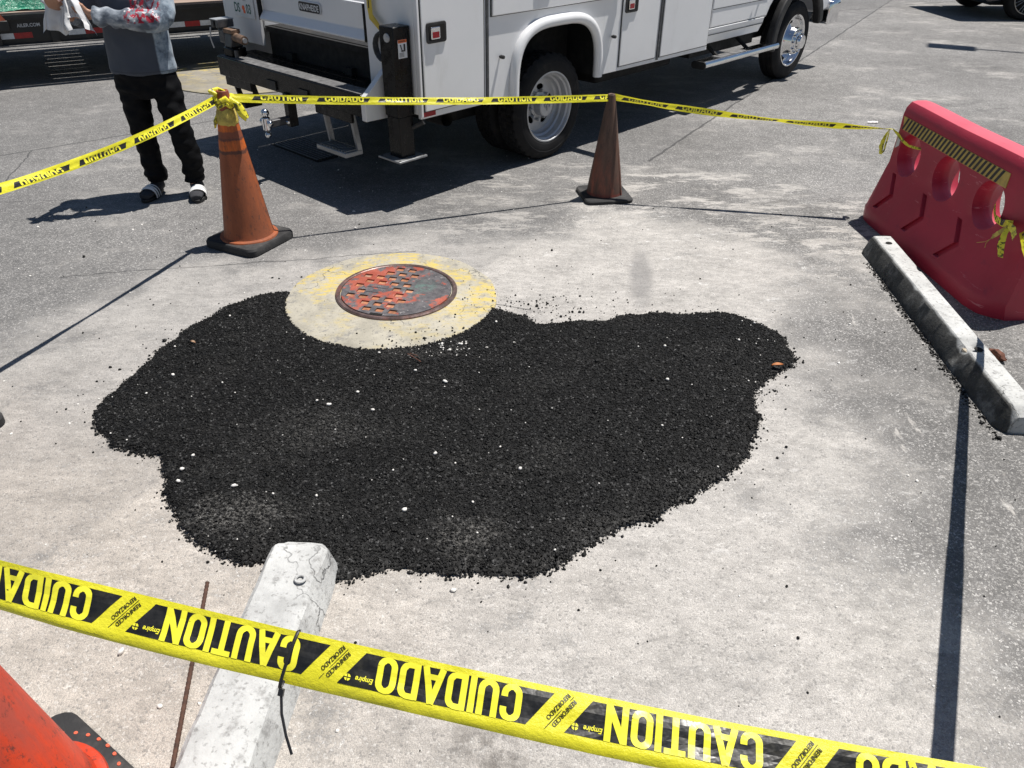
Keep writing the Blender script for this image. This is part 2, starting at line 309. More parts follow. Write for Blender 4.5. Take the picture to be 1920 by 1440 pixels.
# ---------------------------------------------------------------- manhole cover
def iron_mat():
    t = NT('painted_iron'); n1 = t.noise(5, 7, .7); n2 = t.noise(9, 7, .72, t.vec(None, loc=(4, 2, 0))); n3 = t.noise(4, 5, .6, t.vec(None, loc=(9, 1, 0)))
    c = t.ramp(t.noise(30, 5), [(.3, (.075, .072, .078)), (.7, (.16, .15, .155))])
    x = t.sep()[0]
    red = t.mr(t.math('ADD', n1, t.mr(x, -.3, .3, .06, -.07)), .50, .56); c = t.mix(red, c, t.ramp(n2, [(.3, (.30, .055, .035)), (.7, (.46, .135, .09))]))
    gm = t.n('ShaderNodeVectorMath'); gm.operation = 'SUBTRACT'; t.l(t.co, gm.inputs[0]); gm.inputs[1].default_value = (.10, .06, 0)
    gr = t.math('MULTIPLY', t.mr(t.vlen(t.vec(gm.outputs[0], (6.5, 7.5, 0))), .3, 1, 1, 0), t.mr(n2, .46, .58)); c = t.mix(t.math('MULTIPLY', gr, .8), c, (.12, .19, .17))
    c = t.mix(t.math('MULTIPLY', t.mr(t.noise(26, 6, .75), .6, .68), .7), c, (.55, .53, .52))
    t.col(c); t.rough(t.mr(n3, .3, .7, .32, .62)); t.metal(.15); t.bump(t.noise(70, 4), .35, .004); MATS['painted_iron'] = t.done()
iron_mat(); simple('rust_pocket', (.36, .15, .075), .9, 0, .5, 30, (.5, .45, .4), .35)
simple('iron_rim', (.17, .12, .11), .38, .5, .4, 12, (.42, .11, .07), .5, .2)
mh = thing('manhole_cover', 'round iron manhole cover with flaking red and green paint', 'manhole cover', (*MHC, .0), R(-14))
MB().lathe([(MHR, -.02), (MHR, .024), (MHR-.006, .030), (MHR-.020, .030), (MHR-.025, .026), (MHR-.027, .0)], 96).build('frame_ring', 'iron_rim', mh)
LR = MHR-.032; holes = []
for i in range(-5, 6):
    for j in range(-4, 5):
        cx = i*.074 + (j % 2)*.037; cy = j*.062; s = .0215
        if cx*cx+cy*cy < (LR-.042)**2 and not (cx > .09 - .03*(j > 0)) and not (j == 0 and -.20 < cx < -.02) and not (j == -1 and -.14 < cx < 0): holes.append([(cx-s*1.05, cy-s*.95), (cx+s*1.05, cy-s*.95), (cx+s*1.05, cy+s*.95), (cx-s*1.05, cy+s*.95)])
circ = [(LR*math.cos(a*6.2832/96), LR*math.sin(a*6.2832/96)) for a in range(96)]
me = plate2d([circ]+holes, .006); me.materials.clear(); me.materials.append(MATS['painted_iron']); lid = obj('lid', me, mh); lid.location.z = .0215
pf = MB().lathe([(.001, .0), (LR-.002, 0), (LR-.002, .017), ], 64); pf = MB().prism([(LR*.98*math.cos(a*6.2832/48), LR*.98*math.sin(a*6.2832/48)) for a in range(48)], 'Z', .002, .0195).build('pocket_floor', 'rust_pocket', mh, smooth=False)
MB().box(-.035, .035, -LR-.004, -LR+.018, .0278, .0286).build('pick_notch', simple('notch_black', (.008, .008, .008), .9, bump=0), mh)
gb = MB()
for q in range(2): gb.obox((-.11+.045*q*0, -.012-.056*q+.02, .0335), (.058-.012*q, 0, 0), (0, .017, 0), (0, 0, .0015))
gb.build('raised_plate', 'painted_iron', lid); 
for ch in lid.children: ch.location.z = -.0265

# ---------------------------------------------------------------- fresh black asphalt repair
simple('white_stone', (.72, .70, .66), .8, 0, .12, 40)
def patch_mat():
    t = NT('cold_patch'); v = t.voro(140, out='Color'); cv = t.sep(v)[0]; c = t.ramp(cv, [(0, .004), (.6, .009), (.90, .02), (.97, .05), (1, .12)])
    def spot(x, y, rx, ry):
        q = t.n('ShaderNodeVectorMath'); q.operation = 'SUBTRACT'; t.l(t.vadd(t.co, t.vscale(t.noise(6, 5, .7, out=1), .34)), q.inputs[0]); q.inputs[1].default_value = (x+.17, y+.17, 0)
        return t.mr(t.vlen(t.vec(q.outputs[0], (1/rx, 1/ry, 0))), .1, 1, 1, 0)
    d = t.math('MAXIMUM', t.math('MAXIMUM', spot(-1.0, 2.02, .30, .16), spot(-.14, 1.96, .20, .14)), t.math('MAXIMUM', t.math('MULTIPLY', spot(-.75, 2.55, .55, .2), .35), t.math('MULTIPLY', spot(-.45, 3.17, .35, .08), .6)))
    d = t.math('ADD', d, t.math('MULTIPLY', t.mr(t.noise(2.2, 6, .75, t.vec(None, (1, 1.8, 1), (0, 0, .5))), .48, .68), .24))
    c = t.mix(t.math('MULTIPLY', d, t.mr(t.noise(70, 4, .7), .44, .66, 0, .36)), c, (.34, .33, .31))
    t.col(c); t.rough(t.mr(cv, 0, 1, .38, .8)); t.spec(.2); t.bump(t.noise(300, 2), .5, .003); MATS['cold_patch'] = t.done()
patch_mat()
PN = np.array(PATCH)
def wob_edge(P):
    """finer, ragged outline"""
    out = []
    n = len(P)
    for i in range(n):
        a, b = np.array(P[i]), np.array(P[(i+1) % n]); L = np.linalg.norm(b-a); m = max(1, int(L/.018))
        for k in range(m):
            q = a+(b-a)*k/m; nn = np.array([-(b-a)[1], (b-a)[0]])/max(L, 1e-6); d = mnoise.noise((q[0]*9, q[1]*9, 3.1))*.022 + mnoise.noise((q[0]*38, q[1]*38, 1.1))*.011
            out.append(q+nn*d)
    return np.array(out)
PE = wob_edge(PATCH)
def inside(X, Y):
    r = np.zeros(X.shape, bool); x0, y0 = PE[:, 0], PE[:, 1]; x1, y1 = np.roll(x0, -1), np.roll(y0, -1)
    for a, b, c, d in zip(x0, y0, x1, y1):
        if b == d: continue
        cnd = ((b > Y) != (d > Y)) & (X < (c-a)*(Y-b)/(d-b)+a); r ^= cnd
    return r
def edist(X, Y):
    d = np.full(X.shape, 9.); A = PE; B = np.roll(PE, -1, 0)
    for a, b in zip(A, B):
        ab = b-a; L2 = max(ab@ab, 1e-9); tt = np.clip(((X-a[0])*ab[0]+(Y-a[1])*ab[1])/L2, 0, 1); d = np.minimum(d, np.hypot(X-a[0]-tt*ab[0], Y-a[1]-tt*ab[1]))
    return d
GS = .0125; gx = np.arange(-1.86, 1.45, GS); gy = np.arange(1.68, 3.9, GS); XX, YY = np.meshgrid(gx, gy, indexing='ij')
IN = inside(XX, YY); RC = np.hypot(XX-COLC[0], YY-COLC[1]); ED = np.minimum(edist(XX, YY), np.maximum(RC-COLR+.012, 0)+.014); IN &= (RC > COLR-.012)
def pnoise(X, Y, f, s): return np.array([mnoise.noise((x*f, y*f, s)) for x, y in zip(X.ravel(), Y.ravel())]).reshape(X.shape)
LO = pnoise(XX, YY, 2.2, 5.5); MD = pnoise(XX, YY, 11, 2.5)
HH = (.011 + .019*np.clip(ED/.16, 0, 1)**.6)*np.clip(ED/.022, 0, 1)**.7 + .013*LO*np.clip(ED/.2, 0, 1) + .0048*MD + RNG.normal(0, .0012, XX.shape)
HH = np.maximum(HH, .004)
idx = -np.ones(XX.shape, int); keep = IN; idx[keep] = np.arange(keep.sum())
verts = np.stack([XX[keep]+RNG.normal(0, .002, keep.sum()), YY[keep]+RNG.normal(0, .002, keep.sum()), HH[keep]], 1)
q = keep[:-1, :-1] & keep[1:, :-1] & keep[1:, 1:] & keep[:-1, 1:]
F = np.stack([idx[:-1, :-1][q], idx[1:, :-1][q], idx[1:, 1:][q], idx[:-1, 1:][q]], 1)
def np_mesh(name, V, Fq, k, mat, smooth=False):
    me = bpy.data.meshes.new(name); me.vertices.add(len(V)); me.vertices.foreach_set('co', V.astype(np.float32).ravel()); nf = len(Fq)
    me.loops.add(nf*k); me.loops.foreach_set('vertex_index', Fq.astype(np.int32).ravel()); me.polygons.add(nf); me.polygons.foreach_set('loop_start', np.arange(0, nf*k, k, dtype=np.int32))
    me.update(calc_edges=True); me.validate(); me.materials.append(MATS[mat])
    if smooth: me.shade_smooth()
    return me
OCT_V = np.array([(1,0,0),(0,1,0),(-1,0,0),(0,-1,0),(0,0,1),(0,0,-1)], float); OCT_F = np.array([(0,1,4),(1,2,4),(2,3,4),(3,0,4),(1,0,5),(2,1,5),(3,2,5),(0,3,5)])
# a chunkier stone: twelve corner points
t_ = (1+5**.5)/2; ICO_V = np.array([(-1,t_,0),(1,t_,0),(-1,-t_,0),(1,-t_,0),(0,-1,t_),(0,1,t_),(0,-1,-t_),(0,1,-t_),(t_,0,-1),(t_,0,1),(-t_,0,-1),(-t_,0,1)])/math.hypot(1, t_)
ICO_F = np.array([(0,11,5),(0,5,1),(0,1,7),(0,7,10),(0,10,11),(1,5,9),(5,11,4),(11,10,2),(10,7,6),(7,1,8),(3,9,4),(3,4,2),(3,2,6),(3,6,8),(3,8,9),(4,9,5),(2,4,11),(6,2,10),(8,6,7),(9,8,1)])
def stones(name, C, rad, mat, V0=OCT_V, F0=OCT_F, jit=.28, flat=.8):
    n = len(C); nv = len(V0); ang = RNG.uniform(0, 6.283, (n, 3)); V = np.repeat(V0[None], n, 0)*(1+RNG.normal(0, jit, (n, nv, 1)))
    V *= RNG.uniform(.75, 1.3, (n, 1, 3)); ca, sa = np.cos(ang), np.sin(ang)
    x, y, z = V[..., 0], V[..., 1], V[..., 2]; y, z = y*ca[:, :1]-z*sa[:, :1], y*sa[:, :1]+z*ca[:, :1]; x, z = x*ca[:, 1:2]-z*sa[:, 1:2], x*sa[:, 1:2]+z*ca[:, 1:2]; x, y = x*ca[:, 2:]-y*sa[:, 2:], x*sa[:, 2:]+y*ca[:, 2:]
    V = np.stack([x, y, z*flat], 2)*rad[:, None, None] + C[:, None, :]
    F = (F0[None]+(np.arange(n)*nv)[:, None, None]).reshape(-1, 3); return np_mesh(name, V.reshape(-1, 3), F, 3, mat)
patch = obj('asphalt_patch', np_mesh('asphalt_patch', verts, F, 4, 'cold_patch')); tag(patch, 'fresh black loose asphalt spread beside the manhole cover', None, None, 'stuff')
NS = 160000; sx = RNG.uniform(-1.86, 1.45, NS*2); sy = RNG.uniform(1.68, 3.9, NS*2)
ii = np.clip(((sx-gx[0])/GS+.5).astype(int), 0, len(gx)-1); jj = np.clip(((sy-gy[0])/GS+.5).astype(int), 0, len(gy)-1); ok = keep[ii, jj]
sx, sy, ii, jj = sx[ok][:NS], sy[ok][:NS], ii[ok][:NS], jj[ok][:NS]
srad = RNG.lognormal(math.log(.0027), .36, len(sx)).clip(.002, .010); srad[:1500] = RNG.uniform(.0045, .0075, 1500)
st = obj('asphalt_crumbs', stones('asphalt_crumbs', np.stack([sx, sy, HH[ii, jj]+srad*.25], 1), srad, 'cold_patch'), patch); st['kind'] = 'stuff'
# stray crumbs round the rim
def rim_points(n, spread, off=0.0):
    PK = np.array([i for i in range(len(PE)) if math.hypot(PE[i, 0]-COLC[0], PE[i, 1]-COLC[1]) > COLR+.01]); k = PK[RNG.integers(0, len(PK), n)]; d = np.abs(RNG.exponential(spread, n))+off; th = RNG.uniform(0, 6.283, n); X = PE[k, 0]+np.cos(th)*d; Y = PE[k, 1]+np.sin(th)*d
    return X, Y
X, Y = rim_points(2200, .010); X2, Y2 = rim_points(300, .10); X3, Y3 = RNG.uniform(-3, 2.6, 330), RNG.uniform(1.05, 5.2, 330)
# spill on the collar, beside it and towards the wheel stop
X4, Y4 = RNG.normal(-.38, .20, 130), RNG.normal(3.32, .07, 130); X5, Y5 = RNG.normal(.12, .24, 230), RNG.normal(3.70, .10, 230); tq = RNG.uniform(0, 1, 700); X6 = 1.93+.02*RNG.normal(0, 1, 700)-.03*0+.12*np.abs(tq-.2); Y6 = 4.3-1.75*tq
X6 = 2.176-.066*(4.49-Y6)-np.abs(RNG.normal(0, .016, 700))-.002; X7, Y7 = RNG.normal(1.12, .08, 60), RNG.normal(2.9, .05, 60)
X = np.concatenate([X, X2, X3, X4, X5, X6, X7]); Y = np.concatenate([Y, Y2, Y3, Y4, Y5, Y6, Y7]); ins = inside(X, Y) & (np.hypot(X-COLC[0], Y-COLC[1]) > COLR); X, Y = X[~ins], Y[~ins]
rr = RNG.lognormal(math.log(.0030), .45, len(X)).clip(.0012, .010); Z = np.where(np.hypot(X-COLC[0], Y-COLC[1]) < COLR, .016, 0); mk = np.hypot(X-MHC[0], Y-MHC[1]) > MHR
lc = obj('loose_crumbs', stones('loose_crumbs', np.stack([X, Y, Z+rr*.5], 1)[mk], rr[mk], 'cold_patch', ICO_V, ICO_F, .15)); tag(lc, 'scattered black asphalt crumbs around the edge of the repair', None, None, 'stuff')
# pale grit on the repair and the asphalt
X, Y = RNG.uniform(-1.8, 1.4, 900), RNG.uniform(1.7, 3.85, 900); ii = np.clip(((X-gx[0])/GS+.5).astype(int), 0, len(gx)-1); jj = np.clip(((Y-gy[0])/GS+.5).astype(int), 0, len(gy)-1); ok = keep[ii, jj]
X, Y, Z = X[ok][:130], Y[ok][:130], HH[ii, jj][ok][:130]; X2, Y2 = RNG.uniform(-3.5, 3, 700), RNG.uniform(1.0, 6.5, 700); ins = inside(X2, Y2) | (np.hypot(X2-COLC[0], Y2-COLC[1]) < COLR); X2, Y2 = X2[~ins], Y2[~ins]
X3, Y3 = RNG.normal(-.27, .16, 90), RNG.normal(3.2, .05, 90); m3 = inside(X3, Y3) & (np.hypot(X3-COLC[0], Y3-COLC[1]) > COLR); X3, Y3 = X3[m3], Y3[m3]
C = np.stack([np.concatenate([X, X2, X3]), np.concatenate([Y, Y2, Y3]), np.concatenate([Z+.004, np.zeros(len(X2))+.001, np.zeros(len(X3))+.028])], 1); rr = RNG.lognormal(math.log(.0030), .5, len(C)).clip(.0012, .010)
lg = obj('pale_grit', stones('pale_grit', C, rr, 'white_stone', ICO_V, ICO_F, .12)); tag(lg, 'small pale stone grit sprinkled over asphalt and repair', None, None, 'stuff')
# ================================================================ TRAFFIC CONES
def cone_mat(name, c, dirt, amt, bands=(), top_dark=0.0, seed=0.0, rough=.5):
    t = NT(name); v = t.vec(None, loc=(seed, 0, 0)); z = t.sep()[2]
    k = t.ramp(t.noise(7, 5, .6, v), [(.3, tuple(x*.78 for x in c)), (.7, c)])
    st = t.noise(10, 6, .7, t.vec(v, (1, 1, .16))); k = t.mix(t.math('MULTIPLY', t.mr(st, .5-amt*.28, .74-amt*.2), min(1, amt*1.25)), k, dirt)
    for z0, z1, bc, ba in bands:
        wz = t.math('ADD', z, t.math('MULTIPLY', t.math('SUBTRACT', t.noise(22, 4, .7, v), .5), .035)); m = t.math('MULTIPLY', t.mr(wz, z0-.004, z0+.004), t.mr(wz, z1-.004, z1+.004, 1, 0)); k = t.mix(t.math('MULTIPLY', m, ba), k, bc)
    if top_dark: k = t.mix(t.math('MULTIPLY', t.mr(t.math('ADD', z, t.math('MULTIPLY', t.noise(9, 4, .6, v), .25)), .18, .62), top_dark), k, t.ramp(t.noise(14, 6, .7, t.vec(v, (1, 1, .12))), [(.3, (.028, .017, .014)), (.7, (.165, .098, .068))]))
    k = t.mix(t.math('MULTIPLY', t.mr(t.noise(30, 7, .82, t.vec(v, (1, 1, .6))), .54, .66), .85), k, (.045, .03, .025))
    t.col(k); t.rough(t.mr(st, .3, .7, rough, min(1, rough+.3))); t.bump(t.noise(55, 4, .6, v), .25, .004); MATS[name] = t.done()
cone_mat('cone_orange_old', (.80, .17, .018), (.12, .045, .025), .55, [(.03, .575, (.22, .068, .031), .74), (.572, .592, (.05, .028, .025), .85), (.655, .70, (.19, .06, .035), .88), (.648, .660, (.05, .03, .03), .7), (.80, .95, (.22, .055, .03), .9)])
cone_mat('cone_brown', (.33, .075, .035), (.085, .045, .032), .8, [(0, .05, (.20, .035, .025), .5)], top_dark=.88, seed=2)
cone_mat('cone_red', (.80, .055, .006), (.24, .085, .07), .46, [(.0, .13, (.24, .035, .02), .35)], seed=5, rough=.38)
simple('cone_rubber', (.026, .026, .027), .72, 0, .35, 9, (.11, .105, .10), .55, .35, 90, spec=.4)
simple('cone_collar_grey', (.26, .25, .255), .55, 0, .3, 12, (.1, .09, .09), .6, .2)
simple('cone_dot', (.62, .12, .06), .7)
def cone(label, loc, rz, h, rb, rt, base, bh, mat, group='traffic cones round the repair', cor=.05, rib=False, collar=None, dots=False, flange=True):
    t = thing('traffic_cone', label, 'traffic cone', (*loc, 0), rz, group); hb = base/2
    b = MB(); P = rrect(-hb, hb, -hb, hb, cor, 4); n = len(P); sc = lambda k, z: [(x*k, y*k, z) for x, y in P]
    b.rings([sc(.97, 0.001), sc(1, .006), sc(1, bh*.75), sc(.965, bh), sc(rb*1.0/hb*1.0 if False else .72, bh*1.08)], cap=True); b.build('base', 'cone_rubber', t, angle=30)
    c = MB(); prof = [(rb+.030, bh*1.0), (rb+.026, bh+.010), (rb+.006, bh+.016), (rb, bh+.035)] if flange else [(rb+.004, bh*.9), (rb, bh+.02)]
    for i in range(1, 13): q = i/12; prof.append((rb+(rt-rb)*q, bh+.035+(h-bh-.035)*q))
    prof += [(rt-.004, h+.003), (rt-.012, h), (rt-.014, h-.08)]
    c.lathe(prof, 48).build('cone_body', mat, t, angle=40)
    if rib:
        c = MB(); a = R(rib)
        rbx = [(rb+.008, bh), (rt+.006, h-.06)]; w_ = .010; d = Vector((math.cos(a), math.sin(a), 0)); s = Vector((-d.y, d.x, 0))
        c.rings([[d*(rb-.01)+s*w_+Vector((0,0,bh)), d*(rb+.010)+s*w_+Vector((0,0,bh)), d*(rb+.010)-s*w_+Vector((0,0,bh)), d*(rb-.01)-s*w_+Vector((0,0,bh))], [d*(rt-.01)+s*w_*.6+Vector((0,0,h-.05)), d*(rt+.006)+s*w_*.6+Vector((0,0,h-.05)), d*(rt+.006)-s*w_*.6+Vector((0,0,h-.05)), d*(rt-.01)-s*w_*.6+Vector((0,0,h-.05))]]).build('seam_rib', mat, t, bevel=.003)
    if collar:
        z0, z1 = collar; f = lambda z: rb+(rt-rb)*(z-bh-.035)/(h-bh-.035)+.0025
        MB().lathe([(f(z0)-.002, z0), (f(z0), z0+.002), (f(z1), z1-.002), (f(z1)-.002, z1)], 48).build('reflective_collar', 'cone_collar_grey', t)
    if dots:
        for i in range(36):
            a = 2*math.pi*i/36; r = rb+.052; d = MB().lathe([(.0005, .0025), (.0055, .002), (.006, -.003)], 10); o = d.build('moulded_dot', 'cone_dot', t); o.location = (r*math.cos(a), r*math.sin(a), bh*1.03); o.scale = (.8, 1, 1)
            o.rotation_euler.z = a
    return t
c1 = cone('tall dirty orange cone with yellow tape knotted round its top', (-1.66, 4.53), R(-26), .915, .148, .034, .40, .05, 'cone_orange_old')
c2 = cone('short brown grimy cone near the dual rear wheel', (.655, 5.42), R(10), .712, .125, .026, .35, .028, 'cone_brown', rib=-38, cor=.045, flange=False)
c3 = cone('bright red cone cut off by the bottom left corner', (-1.165, .975), R(-34), .915, .152, .034, .42, .042, 'cone_red', collar=(.58, .74), dots=True)
c4 = cone('cone at the left frame edge with only its black base showing', (-2.385, 2.56), R(52), .915, .148, .034, .38, .045, 'cone_orange_old')
c5 = cone('cone beside the camera holding the right end of the near tape', (1.06, .54), R(5), .915, .148, .034, .38, .045, 'cone_red')

# ================================================================ CONCRETE WHEEL STOPS
def stop_mat(name, side_dark, seed):
    concrete_mat(name+'_b', (.50, .505, .495), seed=seed, dirty=.7)
    m = MATS[name+'_b']; MATS[name] = m; t = NT.__new__(NT); t.m = m; t.t = m.node_tree; t.b = t.t.nodes['Principled BSDF']; t.co = [n for n in t.t.nodes if n.type == 'TEX_COORD'][0].outputs['Object']
    src = t.b.inputs['Base Color'].links[0].from_socket
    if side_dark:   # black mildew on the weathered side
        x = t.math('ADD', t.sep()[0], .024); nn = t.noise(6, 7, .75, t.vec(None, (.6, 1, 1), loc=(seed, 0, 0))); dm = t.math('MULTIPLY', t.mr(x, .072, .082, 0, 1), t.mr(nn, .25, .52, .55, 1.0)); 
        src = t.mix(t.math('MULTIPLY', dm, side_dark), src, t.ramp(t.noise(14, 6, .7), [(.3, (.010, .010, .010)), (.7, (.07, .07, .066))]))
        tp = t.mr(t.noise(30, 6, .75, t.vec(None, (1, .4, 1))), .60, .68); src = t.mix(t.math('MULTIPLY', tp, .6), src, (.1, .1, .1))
    t.col(src)
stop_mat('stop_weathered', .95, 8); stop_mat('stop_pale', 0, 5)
simple('dark_hole', (.012, .011, .01), .95, bump=0); simple('broken_edge', (.50, .43, .33), .95, 0, .4, 60, bump=.6)
def wheel_stop(label, far, near, mat, chips, wb=.113, wt=.068, h=.118, holes=(), seed=0):
    far = Vector((*far, 0)); near = Vector((*near, 0)); d = near-far; L = d.length; rz = math.atan2(d.y, d.x)-R(90)
    t = thing('wheel_stop', label, 'wheel stop', far, rz, 'concrete wheel stops'); n = 110
    prof = [(wb, 0), (wb-.004, .022), (wt+.010, h-.012), (wt-.004, h), (wt*.4, h+.0015), (-wt*.4, h+.0015), (-wt+.004, h), (-wt-.010, h-.012), (-wb+.004, .022), (-wb, 0)]
    rs = []
    for i in range(n+1):
        y = L*i/n; e = min(y, L-y); k = 1-.26*(1-sstep(0, .045, e)); kz = 1-.30*(1-sstep(0, .05, e))
        ring = []
        for x, z in prof:
            p = Vector((x*k, y, z*kz)); p += Vector((1, .3, 1))*.0035*mnoise.noise((x*20+seed, y*9, z*20)) + Vector((.4, 0, 1))*.002*mnoise.noise((x*60, y*45, z*60+seed))
            for cx, cy, cr, dep in chips:
                if z > h*.6 and x*cx > 0:
                    f = max(0, 1-abs(y-cy)/cr)**.5 * (1+.35*mnoise.noise((y*80, seed, 1))); p.x -= math.copysign(dep*f*(.9 if z < h*.95 else .6), cx); p.z -= dep*f*.75*(1 if z > h*.95 else .55)
            p.z = max(p.z, 0) if z > 0 else -.002
            ring.append(p)
        rs.append(ring)
    MB().rings(rs).build('concrete_bar', mat, t, angle=28)
    for y in holes:
        MB().lathe([(.0005, .0), (.017, 0), (.020, -.003)], 16, (0, y, h+.0045)).build('anchor_hole', 'dark_hole', t)
    for cx, cy, cr, dep in chips:
        if dep > .02: MB().tube([(cx*(wt-.012), cy-cr*.7, h-.024), (cx*(wt-.016), cy, h-.034), (cx*(wt-.010), cy+cr*.7, h-.022)], [.005, .014, .005], 9).build('broken_face', 'broken_edge', t)
    return t
# local +x of the right stop points to the repair (its shaded, mildewed side)
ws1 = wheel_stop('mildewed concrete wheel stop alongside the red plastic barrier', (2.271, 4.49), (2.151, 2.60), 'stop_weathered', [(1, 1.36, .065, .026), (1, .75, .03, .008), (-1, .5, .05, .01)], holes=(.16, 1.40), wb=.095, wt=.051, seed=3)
ws2 = wheel_stop('pale cracked concrete wheel stop under the near caution tape', (-.69, 1.845), (-.80, .02), 'stop_pale', [(-1, .20, .07, .014), (-1, .62, .05, .006), (1, .45, .04, .006)], wb=.122, wt=.082, h=.115, holes=(), seed=9)
MB().lathe([(.010, .0), (.012, .003), (.018, .003), (.020, 0)], 20, (-.045, .185, .114)).build('cast_ring', 'stop_pale', ws2)
MB().tube([(-.006, .050, .1105), (.0, .058, .1115), (.006, .066, .1105)], [(.004,.0016),(.007,.002),(.004,.0016)], 8).build('rust_spot', simple('rust', (.22, .11, .05), .9, 0, .4, 40), ws2)
# rusty rebar stake lying against it
rb = MB(); a, b = Vector((-.992, 1.728, .012)), Vector((-.872, 1.10, .014)); n = 120; rb.tube([a+(b-a)*i/n for i in range(n+1)], [.0062+.0012*(i % 3 == 0) for i in range(n+1)], 8)
tag(rb.build('rebar_rod', simple('rebar_rust', (.075, .038, .026), .9, 0, .4, 60), None), 'thin rusty steel rod lying beside the pale wheel stop', 'rod')

# ================================================================ CAUTION TAPE
def tape_mat():
    t = NT('tape_yellow'); k = t.ramp(t.noise(9, 4), [(.3, (.80, .75, .03)), (.7, (.86, .81, .05))]); t.col(k); t.rough(.38); t.spec(.45)
    t.b.inputs['Subsurface Weight'].default_value = 0
    tr = t.n('ShaderNodeBsdfTranslucent'); tr.inputs[0].default_value = (.85, .78, .03, 1); mx = t.n('ShaderNodeMixShader'); mx.inputs[0].default_value = .28
    out = [n for n in t.t.nodes if n.type == 'OUTPUT_MATERIAL'][0]; t.t.links.new(t.b.outputs[0], mx.inputs[1]); t.t.links.new(tr.outputs[0], mx.inputs[2]); t.t.links.new(mx.outputs[0], out.inputs[0])
    wv = t.n('ShaderNodeTexWave'); t.bump(t.noise(24, 6, .7, t.vec(None, (1, 1.6, 1), (.3, .4, .5))), .7, .007); MATS['tape_yellow'] = t.done()
tape_mat(); simple('tape_black', (.012, .012, .012), .40, 0, .3, 30, (.06, .055, .03), .35, bump=.5, bscale=30)
simple('tape_letter', (.83, .78, .045), .4, 0, .06, 9, bump=.4, bscale=30)
def arc(cx, cy, rx, ry, a0, a1, n=8): return [(cx+rx*math.cos(R(a0+(a1-a0)*i/n)), cy+ry*math.sin(R(a0+(a1-a0)*i/n))) for i in range(n+1)]
TH = .185; hw = TH/2
def letter(ch):
    w = .60; l, r, b, tp, m = hw, w-hw, hw*.75, 1-hw*.75, w/2; rr_ = r-m
    if ch == 'C': return w, [[(r, .36)]+arc(m, .27, rr_, .27-b, 0, -180)+arc(m, .73, rr_, tp-.73, 180, 0)+[(r, .64)]]
    if ch == 'O': return w+.02, [arc(m, .27, rr_, .27-b, 0, -180)+arc(m, .73, rr_, tp-.73, 180, 0)+[(r, .27)]]
    if ch == 'U': return w, [[(l, 1)]+arc(m, .27, rr_, .27-b, 180, 360)+[(r, 1)]]
    if ch == 'A': return w+.06, [[(hw*.8, 0), (m+.03, 1.0)], [(m+.03, 1.0), (w+.06-hw*.8, 0)], [(.2, .27), (w-.14, .27)]]
    if ch == 'T': return w-.02, [[(0, tp), (w-.02, tp)], [(m-.01, 0), (m-.01, 1)]]
    if ch == 'I': return TH, [[(hw, 0), (hw, 1)]]
    if ch == 'N': return w+.04, [[(hw, 0), (hw, 1)], [(hw, .97), (w+.04-hw, .03)], [(w+.04-hw, 0), (w+.04-hw, 1)]]
    if ch == 'D': return w, [[(l, 0), (l, 1)], [(l, tp)]+arc(m, .73, rr_, tp-.73, 90, 0)+arc(m, .27, rr_, .27-b, 0, -90)+[(l, b)]]
def stroke_quads(P, th):
    P = [Vector((*p, 0)) for p in P]; L = []
    for i in range(len(P)):
        t = (P[min(i+1, len(P)-1)]-P[max(i-1, 0)]).normalized(); nrm = Vector((-t.y, t.x, 0)); s = th*(1 if abs(t.y) > .5 else .85)/2; L.append((P[i]+nrm*s, P[i]-nrm*s))
    return L
